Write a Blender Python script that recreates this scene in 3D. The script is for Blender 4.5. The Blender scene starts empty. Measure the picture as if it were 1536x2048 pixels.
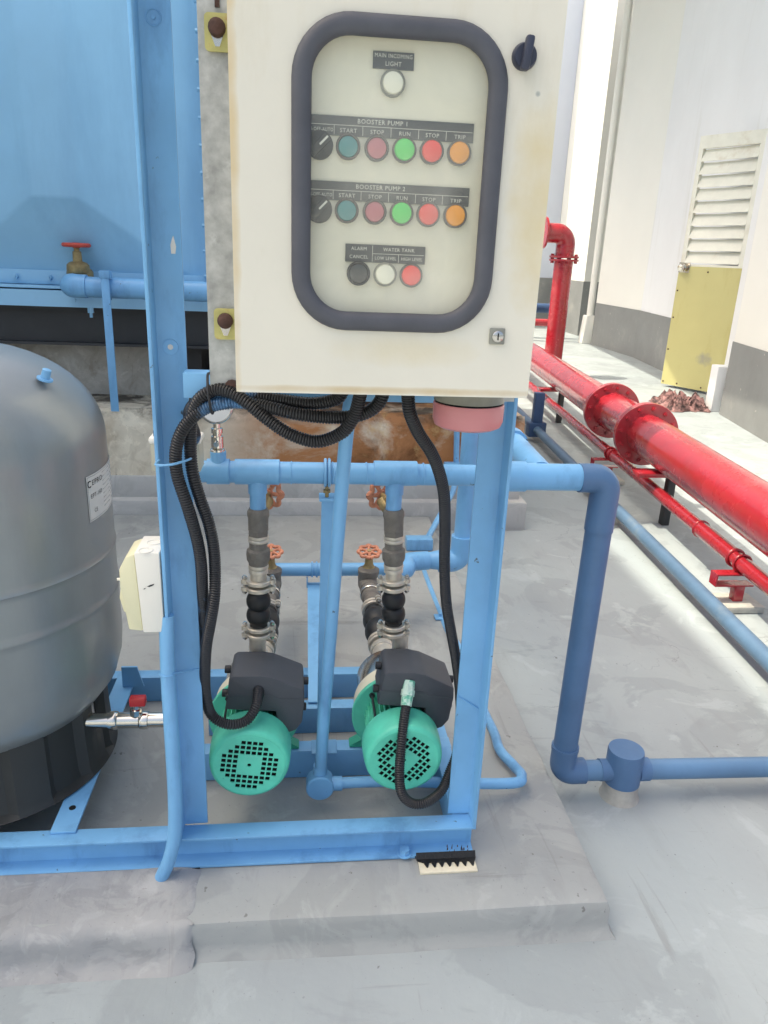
import bpy, bmesh, math, random
from mathutils import Vector, Matrix, noise
random.seed(7)
S = bpy.context.scene
COL = S.collection
PI = math.pi
V = Vector

# ------------------------------------------------------------------ camera, sky, sun, exposure
CAM = V((0, 0, 1.28)); PITCH, YAW, ROLL, FPX = math.radians(19), math.radians(6.5), math.radians(2.4), 1500.0
FW = V((math.sin(YAW)*math.cos(PITCH), math.cos(YAW)*math.cos(PITCH), -math.sin(PITCH)))
_r = V((math.cos(YAW), -math.sin(YAW), 0)); _u = _r.cross(FW)
RT = math.cos(ROLL)*_r + math.sin(ROLL)*_u
UP = -math.sin(ROLL)*_r + math.cos(ROLL)*_u
cd = bpy.data.cameras.new('camera'); cam = bpy.data.objects.new('camera', cd); COL.objects.link(cam)
cam.matrix_world = Matrix(((RT.x, UP.x, -FW.x, CAM.x), (RT.y, UP.y, -FW.y, CAM.y), (RT.z, UP.z, -FW.z, CAM.z), (0, 0, 0, 1)))
cd.sensor_fit = 'VERTICAL'; cd.sensor_height = 36; cd.lens = FPX/2048*36; cd.clip_start = .05; cd.clip_end = 500
S.camera = cam
SUN_EL = math.radians(62); SUN_H = V((-.99, .10, 0)).normalized()
w = bpy.data.worlds.new('World'); S.world = w; w.use_nodes = True
nt = w.node_tree; bg = nt.nodes['Background']; sk = nt.nodes.new('ShaderNodeTexSky'); sk.sky_type = 'NISHITA'; sk.sun_disc = False
sk.sun_elevation = SUN_EL; sk.sun_rotation = math.atan2(SUN_H.x, SUN_H.y); sk.air_density = 1.0; sk.dust_density = 6.0; sk.ozone_density = 1.0
nt.links.new(sk.outputs[0], bg.inputs[0]); bg.inputs[1].default_value = .15
sl = bpy.data.lights.new('sun', 'SUN'); sl.energy = 2.0; sl.angle = math.radians(.5); sl.color = (1, .95, .86)
so = bpy.data.objects.new('sun', sl); COL.objects.link(so)
sdir = SUN_H*math.cos(SUN_EL) + V((0, 0, math.sin(SUN_EL)))
so.rotation_euler = sdir.to_track_quat('Z', 'Y').to_euler(); so.location = sdir*30
S.view_settings.view_transform = 'Standard'; S.view_settings.look = 'None'; S.view_settings.gamma = 1
S.view_settings.exposure = 1.2
S.view_settings.use_white_balance = True; S.view_settings.white_balance_temperature = 7100; S.view_settings.white_balance_tint = 6
S.view_settings.use_curve_mapping = False

def at(px, py, Y):
    """world point on the plane y = Y seen at photograph pixel (px, py)"""
    d = FW*FPX + RT*(px-768) - UP*(py-1024)
    return CAM + d*((Y-CAM.y)/d.y)

# ------------------------------------------------------------------ materials
def lin(c):
    return tuple((v/255/12.92 if v/255 <= .04045 else ((v/255+.055)/1.055)**2.4) for v in c)
MATS = {}
def mat(name, rgb, rough=.5, metal=0, var=.06, scale=6, bump=.0, bscale=40, dirt=None, dscale=3, dthr=.62, damt=.6, coat=0, spec=.5, linear=False, dstretch=None, chips=None, cscale=55, cthr=.74, zones=None):
    """principled paint with mottled tone, fine relief and optional stains of their own colour"""
    if name in MATS: return MATS[name]
    m = bpy.data.materials.new(name); m.use_nodes = True; n = m.node_tree.nodes; l = m.node_tree.links
    b = n['Principled BSDF']; c = rgb if linear else lin(rgb)
    tc = n.new('ShaderNodeTexCoord')
    n1 = n.new('ShaderNodeTexNoise'); n1.inputs['Scale'].default_value = scale; n1.inputs['Detail'].default_value = 6; n1.inputs['Roughness'].default_value = .6
    l.new(tc.outputs['Object'], n1.inputs['Vector'])
    mx = n.new('ShaderNodeMix'); mx.data_type = 'RGBA'
    mx.inputs['A'].default_value = (*[max(0, x*(1-var*1.6)) for x in c], 1); mx.inputs['B'].default_value = (*[min(1, x*(1+var*1.6)) for x in c], 1)
    mr = n.new('ShaderNodeMapRange'); mr.inputs['From Min'].default_value = .3; mr.inputs['From Max'].default_value = .7
    l.new(n1.outputs['Fac'], mr.inputs['Value']); l.new(mr.outputs['Result'], mx.inputs['Factor'])
    out = mx.outputs['Result']
    if dirt is not None:
        n2 = n.new('ShaderNodeTexNoise'); n2.inputs['Scale'].default_value = dscale; n2.inputs['Detail'].default_value = 9; n2.inputs['Roughness'].default_value = .68
        if dstretch:
            mp = n.new('ShaderNodeMapping'); mp.inputs['Scale'].default_value = dstretch; l.new(tc.outputs['Object'], mp.inputs['Vector']); l.new(mp.outputs[0], n2.inputs['Vector'])
        else: l.new(tc.outputs['Object'], n2.inputs['Vector'])
        r2 = n.new('ShaderNodeMapRange'); r2.inputs['From Min'].default_value = dthr; r2.inputs['From Max'].default_value = dthr+.13; r2.inputs['To Max'].default_value = damt
        l.new(n2.outputs['Fac'], r2.inputs['Value'])
        m2 = n.new('ShaderNodeMix'); m2.data_type = 'RGBA'; l.new(r2.outputs['Result'], m2.inputs['Factor']); l.new(out, m2.inputs['A']); m2.inputs['B'].default_value = (*lin(dirt), 1)
        out = m2.outputs['Result']
    if chips is not None:
        n4 = n.new('ShaderNodeTexNoise'); n4.inputs['Scale'].default_value = cscale; n4.inputs['Detail'].default_value = 4; n4.inputs['Roughness'].default_value = .55
        l.new(tc.outputs['Object'], n4.inputs['Vector'])
        r4 = n.new('ShaderNodeMapRange'); r4.inputs['From Min'].default_value = cthr; r4.inputs['From Max'].default_value = cthr+.03; l.new(n4.outputs['Fac'], r4.inputs['Value'])
        m4 = n.new('ShaderNodeMix'); m4.data_type = 'RGBA'; l.new(r4.outputs['Result'], m4.inputs['Factor']); l.new(out, m4.inputs['A']); m4.inputs['B'].default_value = (*lin(chips), 1); out = m4.outputs['Result']
    for (zx, zz, rx, rz, zc, za) in (zones or []):      # soft-edged stains that sit at fixed places on the sheet
        sp = n.new('ShaderNodeSeparateXYZ'); l.new(tc.outputs['Object'], sp.inputs[0]); dsum = None
        for ax, c0, rad in (('X', zx, rx), ('Z', zz, rz)):
            a1 = n.new('ShaderNodeMath'); a1.operation = 'SUBTRACT'; l.new(sp.outputs[ax], a1.inputs[0]); a1.inputs[1].default_value = c0
            a2 = n.new('ShaderNodeMath'); a2.operation = 'DIVIDE'; l.new(a1.outputs[0], a2.inputs[0]); a2.inputs[1].default_value = rad
            a3 = n.new('ShaderNodeMath'); a3.operation = 'POWER'; l.new(a2.outputs[0], a3.inputs[0]); a3.inputs[1].default_value = 2
            if dsum is None: dsum = a3
            else:
                a4 = n.new('ShaderNodeMath'); l.new(dsum.outputs[0], a4.inputs[0]); l.new(a3.outputs[0], a4.inputs[1]); dsum = a4
        nz = n.new('ShaderNodeTexNoise'); nz.inputs['Scale'].default_value = 22; nz.inputs['Detail'].default_value = 7; l.new(tc.outputs['Object'], nz.inputs['Vector'])
        a5 = n.new('ShaderNodeMath'); a5.operation = 'MULTIPLY_ADD'; l.new(nz.outputs['Fac'], a5.inputs[0]); a5.inputs[1].default_value = 1.6; l.new(dsum.outputs[0], a5.inputs[2])
        r5 = n.new('ShaderNodeMapRange'); r5.inputs['From Min'].default_value = 1.75; r5.inputs['From Max'].default_value = .7; r5.inputs['To Max'].default_value = za; l.new(a5.outputs[0], r5.inputs['Value'])
        m5 = n.new('ShaderNodeMix'); m5.data_type = 'RGBA'; l.new(r5.outputs['Result'], m5.inputs['Factor']); l.new(out, m5.inputs['A']); m5.inputs['B'].default_value = (*lin(zc), 1); out = m5.outputs['Result']
    l.new(out, b.inputs['Base Color'])
    rr = n.new('ShaderNodeMapRange'); rr.inputs['To Min'].default_value = max(.03, rough-.08); rr.inputs['To Max'].default_value = min(1, rough+.1)
    l.new(n1.outputs['Fac'], rr.inputs['Value']); l.new(rr.outputs['Result'], b.inputs['Roughness'])
    b.inputs['Metallic'].default_value = metal; b.inputs['Coat Weight'].default_value = coat; b.inputs['Coat Roughness'].default_value = .15; b.inputs['Specular IOR Level'].default_value = spec
    if bump:
        n3 = n.new('ShaderNodeTexNoise'); n3.inputs['Scale'].default_value = bscale; n3.inputs['Detail'].default_value = 5
        l.new(tc.outputs['Object'], n3.inputs['Vector'])
        bp = n.new('ShaderNodeBump'); bp.inputs['Strength'].default_value = bump; bp.inputs['Distance'].default_value = .004
        l.new(n3.outputs['Fac'], bp.inputs['Height']); l.new(bp.outputs['Normal'], b.inputs['Normal'])
    MATS[name] = m; return m

def concrete(name, base, tint, scale=1.3, cracks=True, stain=None, stain_box=None, bumpd=.012, dark=(110, 108, 104)):
    m = bpy.data.materials.new(name); m.use_nodes = True; n = m.node_tree.nodes; l = m.node_tree.links; b = n['Principled BSDF']
    tc = n.new('ShaderNodeTexCoord'); P = tc.outputs['Object']
    def noi(s, d=6, r=.6, dist=0):
        t = n.new('ShaderNodeTexNoise'); t.inputs['Scale'].default_value = s; t.inputs['Detail'].default_value = d; t.inputs['Roughness'].default_value = r; t.inputs['Distortion'].default_value = dist
        l.new(P, t.inputs['Vector']); return t.outputs['Fac']
    def rng(v, a, b_, c=0, d=1):
        t = n.new('ShaderNodeMapRange'); t.inputs['From Min'].default_value = a; t.inputs['From Max'].default_value = b_; t.inputs['To Min'].default_value = c; t.inputs['To Max'].default_value = d
        l.new(v, t.inputs['Value']); return t.outputs['Result']
    def mix(f, A, B):
        t = n.new('ShaderNodeMix'); t.data_type = 'RGBA'; l.new(f, t.inputs['Factor'])
        for k, q in (('A', A), ('B', B)):
            if isinstance(q, tuple): t.inputs[k].default_value = (*lin(q), 1)
            else: l.new(q, t.inputs[k])
        return t.outputs['Result']
    def mul(A, B):
        t = n.new('ShaderNodeMath'); t.operation = 'MULTIPLY'
        for i, q in enumerate((A, B)):
            if isinstance(q, float): t.inputs[i].default_value = q
            else: l.new(q, t.inputs[i])
        return t.outputs[0]
    big = noi(scale, 5, .55, .4); c = mix(rng(big, .36, .64), base, tint)
    mp = n.new('ShaderNodeMapping'); mp.inputs['Scale'].default_value = (1, .25, 1); l.new(P, mp.inputs['Vector'])
    br = n.new('ShaderNodeTexNoise'); br.inputs['Scale'].default_value = 14; br.inputs['Detail'].default_value = 6; br.inputs['Distortion'].default_value = 1.2; l.new(mp.outputs[0], br.inputs['Vector'])
    c = mix(mul(rng(br.outputs['Fac'], .58, .8), .16), c, dark)
    pt = noi(scale*2.3, 8, .6, 1.0); c = mix(mul(rng(pt, .52, .56), .28), c, tuple(max(0, v-26) for v in tint))
    pt2 = noi(scale*3.7+.3, 8, .62, .8); c = mix(mul(rng(pt2, .58, .64), .35), c, tuple(min(255, v+20) for v in base))
    for sc_, rot_ in (((2.2, 26, 2), .5), ((24, 1.8, 2), .25)):
        ms = n.new('ShaderNodeMapping'); ms.inputs['Scale'].default_value = sc_; ms.inputs['Rotation'].default_value = (0, 0, rot_); l.new(P, ms.inputs['Vector'])
        ns = n.new('ShaderNodeTexNoise'); ns.inputs['Scale'].default_value = 1; ns.inputs['Detail'].default_value = 7; ns.inputs['Roughness'].default_value = .6; ns.inputs['Distortion'].default_value = .5; l.new(ms.outputs[0], ns.inputs['Vector'])
        c = mix(mul(rng(ns.outputs['Fac'], .64, .72), .30), c, dark)
    sp = noi(46, 3, .5); c = mix(mul(rng(sp, .72, .75), .6), c, (88, 86, 82))
    sp2 = noi(130, 2, .5); c = mix(mul(rng(sp2, .70, .75), .35), c, (104, 100, 96))
    if cracks:
        vo = n.new('ShaderNodeTexVoronoi'); vo.feature = 'DISTANCE_TO_EDGE'; vo.inputs['Scale'].default_value = 1.1
        ad = n.new('ShaderNodeVectorMath'); ad.operation = 'ADD'; w2 = n.new('ShaderNodeTexNoise'); w2.inputs['Scale'].default_value = 2.5; w2.inputs['Detail'].default_value = 7; l.new(P, w2.inputs['Vector'])
        l.new(P, ad.inputs[0]); l.new(w2.outputs['Color'], ad.inputs[1]); l.new(ad.outputs[0], vo.inputs['Vector'])
        ck = mul(rng(vo.outputs['Distance'], .0035, .0, 0, 1), rng(noi(2.1), .52, .6)); c = mix(mul(ck, .6), c, (95, 92, 88))
    if stain:
        for sc, thr, col, amt, bx in stain:
            f = rng(noi(sc, 10, .66, .5), thr, thr+.16)
            if bx:
                sx = n.new('ShaderNodeSeparateXYZ'); l.new(P, sx.inputs[0])
                f = mul(f, mul(rng(sx.outputs['X'], bx[0], bx[0]+.35), rng(sx.outputs['X'], bx[1], bx[1]-.25)))
                f = mul(f, mul(rng(sx.outputs['Z'], bx[2], bx[2]+.05), rng(sx.outputs['Z'], bx[3], bx[3]-.04)))
            c = mix(mul(f, amt), c, col)
    l.new(c, b.inputs['Base Color']); l.new(rng(big, .3, .7, .62, .85), b.inputs['Roughness']); b.inputs['Specular IOR Level'].default_value = .35
    h = n.new('ShaderNodeMath'); h.operation = 'ADD'; l.new(mul(noi(5, 4), 1.0), h.inputs[0]); l.new(mul(br.outputs['Fac'], .25), h.inputs[1])
    h2 = n.new('ShaderNodeMath'); h2.operation = 'ADD'; l.new(h.outputs[0], h2.inputs[0]); l.new(mul(noi(55, 6, .6), .12), h2.inputs[1])
    bp = n.new('ShaderNodeBump'); bp.inputs['Strength'].default_value = .55; bp.inputs['Distance'].default_value = bumpd; l.new(h2.outputs[0], bp.inputs['Height']); l.new(bp.outputs['Normal'], b.inputs['Normal'])
    MATS[name] = m; return m

M_BLUE = mat('sky_blue_paint', (116, 174, 218), .38, var=.07, scale=5, bump=.18, bscale=30, dirt=(84, 132, 180), dscale=8, dthr=.53, damt=.6, dstretch=(1, 1, .3), chips=(78, 92, 104), cscale=42, cthr=.71)
M_BLUEB = mat('tank_blue_paint', (146, 198, 230), .42, dirt=(122, 172, 208), dscale=1.6, dthr=.5, damt=.5, dstretch=(1, 1, .2), var=.05, scale=1.6, bump=.12, bscale=9)
M_DBLUE = mat('dark_blue_paint', (78, 112, 150), .45, var=.09, scale=7, bump=.25, bscale=45)
M_FBLUE = mat('weathered_blue_paint', (92, 130, 166), .4, var=.09, scale=5, bump=.2)
M_SLATE = mat('grey_blue_worn_paint', (84, 112, 138), .42, var=.14, scale=4, bump=.2, dirt=(120, 132, 140), dscale=5, dthr=.55, damt=.6)
M_NAVY = mat('navy_paint', (50, 78, 116), .5, var=.1)
M_RED = mat('red_gloss_paint', (164, 34, 46), .26, var=.12, scale=5, bump=.12, bscale=30, coat=.7, dirt=(176, 88, 88), dscale=6, dthr=.57, damt=.4, chips=(90, 30, 34), cscale=40, cthr=.74)
M_CREAM = mat('cream_powder_coat', (222, 216, 201), .42, var=.025, scale=3, bump=.06, bscale=160, dirt=(206, 196, 172), dscale=7, dthr=.56, damt=.45, dstretch=(1, 1, .25), zones=[(.19, .24, .05, .15, (208, 186, 126), .55), (-.197, .30, .010, .4, (204, 172, 104), .6), (.02, .06, .12, .025, (214, 196, 150), .35), (.0, .006, .25, .006, (190, 160, 100), .6), (.17, .37, .004, .004, (120, 130, 130), .8)])
M_PANEL = mat('panel_cream', (236, 231, 212), .5, var=.02)
M_RUBBER = mat('grey_rubber_gasket', (78, 79, 86), .55, var=.08, scale=20, bump=.1, bscale=200)
M_BLACKP = mat('black_plastic', (33, 34, 38), .42, var=.1)
M_CONDB = mat('black_conduit_blue_overspray', (40, 40, 43), .34, var=.12, scale=30, dirt=(96, 150, 200), dscale=9, dthr=.56, damt=.85)
M_CONDUIT = mat('black_conduit', (40, 40, 43), .34, var=.12, scale=30)
M_KNOB = mat('knob_dark_blue_grey', (50, 54, 70), .4)
M_GALV = mat('galvanised_steel', (172, 174, 172), .5, metal=.25, var=.16, scale=45, dirt=(205, 208, 206), dscale=38, dthr=.58, damt=.6)
M_ZINC = mat('yellow_zinc_plate', (190, 184, 118), .4, metal=.2, var=.12, scale=30, dirt=(168, 120, 80), dscale=30, dthr=.52, damt=.7)
M_RUST = mat('rusty_bolt', (74, 52, 46), .8, var=.3, scale=60, bump=.4, bscale=150)
M_STEEL = mat('stainless_steel', (198, 194, 188), .22, metal=.95, var=.06, scale=20)
M_CLAMP = mat('cast_stainless_clamp', (200, 192, 178), .38, metal=.55, var=.08, scale=40, bump=.2, bscale=120)
M_GREYV = mat('grey_cast_valve', (116, 111, 104), .6, metal=.15, var=.12, scale=50, bump=.4, bscale=160, dirt=(176, 172, 164), dscale=60, dthr=.62, damt=.7)
M_BRASS = mat('tarnished_brass', (150, 132, 92), .5, metal=.4, var=.2, scale=40, bump=.3, bscale=120)
M_OWHEEL = mat('orange_red_handwheel', (198, 130, 100), .55, var=.14, scale=60, bump=.3, bscale=150, dirt=(140, 84, 62), dscale=70, dthr=.6, damt=.8)
M_RWHEEL = mat('red_handwheel', (192, 74, 58), .5, var=.14, scale=60)
M_BRUB = mat('black_rubber_joint', (23, 24, 26), .5, var=.15)
M_GREEN = mat('sea_green_motor_paint', (86, 202, 174), .42, chips=(40, 120, 104), cscale=70, cthr=.73, var=.1, scale=14, bump=.1, bscale=120, dirt=(120, 205, 186), dscale=12, dthr=.58, damt=.5)
M_DGREEN = mat('deep_green_fins', (46, 160, 134), .5, var=.08, scale=14)
M_TBOX = mat('charcoal_terminal_box', (66, 70, 77), .55, var=.06, scale=25, bump=.1, bscale=300)
M_PCREAM = mat('cream_pump_cover', (224, 218, 196), .45, var=.03)
M_DARK = mat('dark_void', (14, 15, 16), .9, var=.1)
M_VESSEL = mat('grey_vessel_enamel', (134, 140, 142), .34, metal=.25, var=.06, scale=2.2, bump=.08, bscale=10, coat=.3, dirt=(150, 158, 160), dscale=3, dthr=.55, damt=.4, dstretch=(1, 1, .2))
M_SKIRT = mat('black_moulded_skirt', (48, 50, 50), .55, var=.1, scale=8)
M_WHITEP = mat('white_sticker', (206, 208, 206), .5, var=.02)
M_INK = mat('black_ink', (40, 42, 46), .6, var=.05)
M_GINK = mat('grey_ink', (150, 152, 154), .6, var=.05)
M_BOXC = mat('cream_plastic_box', (226, 220, 184), .45, var=.03, dirt=(206, 180, 120), dscale=14, dthr=.68, damt=.4)
M_BOXW = mat('white_plastic_box', (232, 228, 218), .45, var=.02)
M_PSW = mat('beige_switch_box', (186, 182, 164), .5, var=.05)
M_BEZEL = mat('dark_lamp_bezel', (92, 88, 84), .35, metal=.3, var=.06)
M_PINK = mat('faded_red_beacon_lens', (202, 130, 132), .3, var=.04)
M_GREYP = mat('grey_beacon_base', (142, 142, 132), .5, var=.1, scale=30)
M_WALL = mat('white_wall_paint', (228, 229, 230), .75, var=.025, scale=.8, bump=.25, bscale=22, dirt=(206, 204, 198), dscale=3.2, dthr=.55, damt=.5, dstretch=(1, 1, .1))
M_FWALL = mat('far_wall_shade_tint', (196, 202, 214), .75, var=.02, scale=.8)  # bluish shade of the far wall put into its paint colour
M_CWALL = mat('cream_wall_paint', (230, 229, 222), .75, var=.02, scale=.8)
M_DADO = mat('grey_dado_paint', (132, 134, 133), .7, var=.07, scale=2.5, bump=.3, bscale=18, dirt=(160, 158, 152), dscale=2.4, dthr=.55, damt=.6, chips=(176, 172, 164), cscale=14, cthr=.7)
M_YDOOR = mat('yellow_door_sheet', (194, 187, 130), .5, var=.04, scale=1.2, bump=.08, bscale=6, dirt=(178, 166, 104), dscale=3.5, dthr=.52, damt=.6, dstretch=(1, 1, .25), chips=(150, 140, 110), cscale=9, cthr=.72, zones=[(-.30, .36, .05, .08, (150, 146, 132), .85)])
M_LOUV = mat('offwhite_louvre', (226, 225, 212), .5, var=.04, dirt=(196, 186, 164), dscale=4, dthr=.55, damt=.5)
M_BBEAM = mat('black_steel_beam', (54, 55, 57), .6, var=.15, scale=5)
M_WPAD = mat('cream_rubber_pad', (222, 214, 190), .7, var=.05, scale=60)
M_BITU_GAP = mat('bitumen_and_gap_black', (18, 17, 16), .45, var=.2, scale=90, bump=.6, bscale=150)
M_CLOTH = mat('pink_grey_rag', (140, 106, 104), .9, var=.4, scale=18, dirt=(44, 34, 36), dscale=13, dthr=.47, damt=.95)
M_STUB = mat('cement_stub', (178, 176, 168), .8, var=.1, scale=30, bump=.5, bscale=60)
M_MORTAR = None
M_REDH = mat('red_plastic_handle', (196, 44, 48), .4)
M_CHROME = mat('bright_nickel', (214, 208, 198), .14, metal=1, var=.04)
M_DIAL = mat('white_dial', (214, 216, 216), .5, var=.02)
M_GPLATE = mat('grey_engraved_plate', (74, 76, 78), .5, var=.04)
M_LETTER = mat('white_engraving', (224, 222, 212), .6, var=.02)
M_TAPE = mat('green_white_sealing_tape', (196, 222, 208), .5, var=.1, scale=60, dirt=(70, 170, 140), dscale=60, dthr=.46, damt=.9)
M_PRIMER = mat('bare_metal_chip', (214, 210, 202), .6, var=.1)
def lens(n, c): return mat('lens_'+n, c, .22, var=.03, coat=.4)
M_FLOOR = concrete('roof_coating', (162, 171, 173), (153, 160, 163))
M_PADC = concrete('pad_coating', (163, 166, 164), (153, 157, 157), scale=1.8, cracks=False)
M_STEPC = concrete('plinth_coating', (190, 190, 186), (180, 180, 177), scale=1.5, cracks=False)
M_PLINTH = concrete('stained_plinth_concrete', (226, 218, 198), (206, 197, 178), scale=4, cracks=False, stain=[
    (3.5, .54, (150, 128, 96), .5, None), (2.6, .33, (168, 108, 56), .92, (.55, 2.3, .2, .62)), (5.0, .50, (96, 60, 30), .85, (1.0, 2.3, .2, .62)), (9, .56, (208, 176, 120), .6, (.9, 2.3, .2, .60)), (6, .42, (58, 52, 46), .9, (-2.4, 2.4, .50, .9))], dark=(84, 76, 66))
M_PIER = concrete('stained_pier_concrete', (196, 194, 188), (176, 172, 164), scale=4, cracks=False, stain=[(5, .52, (120, 104, 80), .7, None)], dark=(90, 84, 76))
M_MORTAR = concrete('rough_mortar', (162, 163, 163), (148, 150, 152), scale=4, cracks=False, bumpd=.02)

def glass_mat():
    m = bpy.data.materials.new('dusty_hazed_clear_plastic'); m.use_nodes = True; n = m.node_tree.nodes; l = m.node_tree.links; n.clear()
    o = n.new('ShaderNodeOutputMaterial'); tr = n.new('ShaderNodeBsdfTransparent'); gl = n.new('ShaderNodeBsdfGlossy'); df = n.new('ShaderNodeBsdfDiffuse')
    gl.inputs['Roughness'].default_value = .04; df.inputs['Color'].default_value = (.86, .84, .74, 1); tr.inputs['Color'].default_value = (.97, .97, .95, 1)
    tc = n.new('ShaderNodeTexCoord'); nz = n.new('ShaderNodeTexNoise'); nz.inputs['Scale'].default_value = 7; nz.inputs['Detail'].default_value = 8; nz.inputs['Distortion'].default_value = .6
    l.new(tc.outputs['Object'], nz.inputs['Vector'])
    mr = n.new('ShaderNodeMapRange'); mr.inputs['From Min'].default_value = .4; mr.inputs['From Max'].default_value = .68; mr.inputs['To Min'].default_value = .08; mr.inputs['To Max'].default_value = .27
    l.new(nz.outputs['Fac'], mr.inputs['Value'])
    a = n.new('ShaderNodeMixShader'); l.new(mr.outputs['Result'], a.inputs[0]); l.new(tr.outputs[0], a.inputs[1]); l.new(df.outputs[0], a.inputs[2])  # diffuse share: dust film plus painted haze of the reflected sky
    fr = n.new('ShaderNodeFresnel'); fr.inputs['IOR'].default_value = 1.5
    ge = n.new('ShaderNodeNewGeometry'); im = n.new('ShaderNodeMath'); im.operation = 'SUBTRACT'; im.inputs[0].default_value = 1; l.new(ge.outputs['Backfacing'], im.inputs[1])
    fm = n.new('ShaderNodeMath'); fm.operation = 'MULTIPLY'; l.new(fr.outputs[0], fm.inputs[0]); l.new(im.outputs[0], fm.inputs[1])
    b = n.new('ShaderNodeMixShader'); l.new(fm.outputs[0], b.inputs[0]); l.new(a.outputs[0], b.inputs[1]); l.new(gl.outputs[0], b.inputs[2]); l.new(b.outputs[0], o.inputs[0])
    return m
M_PANE = glass_mat()
M_CLEAR = bpy.data.materials.new('clear_plastic_inner_face'); M_CLEAR.use_nodes = True; _n = M_CLEAR.node_tree.nodes; _n.clear(); _o = _n.new('ShaderNodeOutputMaterial'); _t = _n.new('ShaderNodeBsdfTransparent'); _t.inputs['Color'].default_value = (.98, .98, .97, 1); M_CLEAR.node_tree.links.new(_t.outputs[0], _o.inputs[0])

# ------------------------------------------------------------------ mesh helpers
def frame(axis):
    w_ = V(axis).normalized(); t = V((0, 0, 1)) if abs(w_.z) < .9 else V((1, 0, 0))
    u = t.cross(w_).normalized(); return u, w_.cross(u), w_
def catmull(pts, n=10):
    P = [V(p) for p in pts]; Q = [2*P[0]-P[1]] + P + [2*P[-1]-P[-2]]; out = []
    for i in range(1, len(Q)-2):
        a, b, c, d = Q[i-1:i+3]
        for k in range(n):
            t = k/n; out.append(.5*((2*b)+(c-a)*t+(2*a-5*b+4*c-d)*t*t+(3*b-a-3*c+d)*t**3))
    out.append(P[-1]); return out
def resample(path, step):
    L = [0]
    for a, b in zip(path, path[1:]): L.append(L[-1]+(b-a).length)
    n = max(2, int(L[-1]/step)); out = []; j = 0
    for k in range(n+1):
        s = L[-1]*k/n
        while j < len(L)-2 and L[j+1] < s: j += 1
        t = (s-L[j])/max(1e-9, L[j+1]-L[j]); out.append(path[j].lerp(path[j+1], t))
    return out
def rounded(pts, rad, n=8):
    """polyline with its inner corners turned into arcs"""
    P = [V(p) for p in pts]; out = [P[0]]
    for i in range(1, len(P)-1):
        a, b, c = P[i-1], P[i], P[i+1]; u, v = (a-b).normalized(), (c-b).normalized(); ang = u.angle(v)
        if ang > PI-.02: out.append(b); continue
        d = min(rad/math.tan(ang/2), (a-b).length*.49, (c-b).length*.49); r = d*math.tan(ang/2)
        bis = (u+v).normalized(); cen = b+bis*(r/math.sin(ang/2)); s, e = b+u*d-cen, b+v*d-cen
        ax = s.cross(e).normalized(); tot = s.angle(e)
        for k in range(n+1): out.append(cen+Matrix.Rotation(tot*k/n, 3, ax)@s)
    out.append(P[-1]); return out

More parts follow.
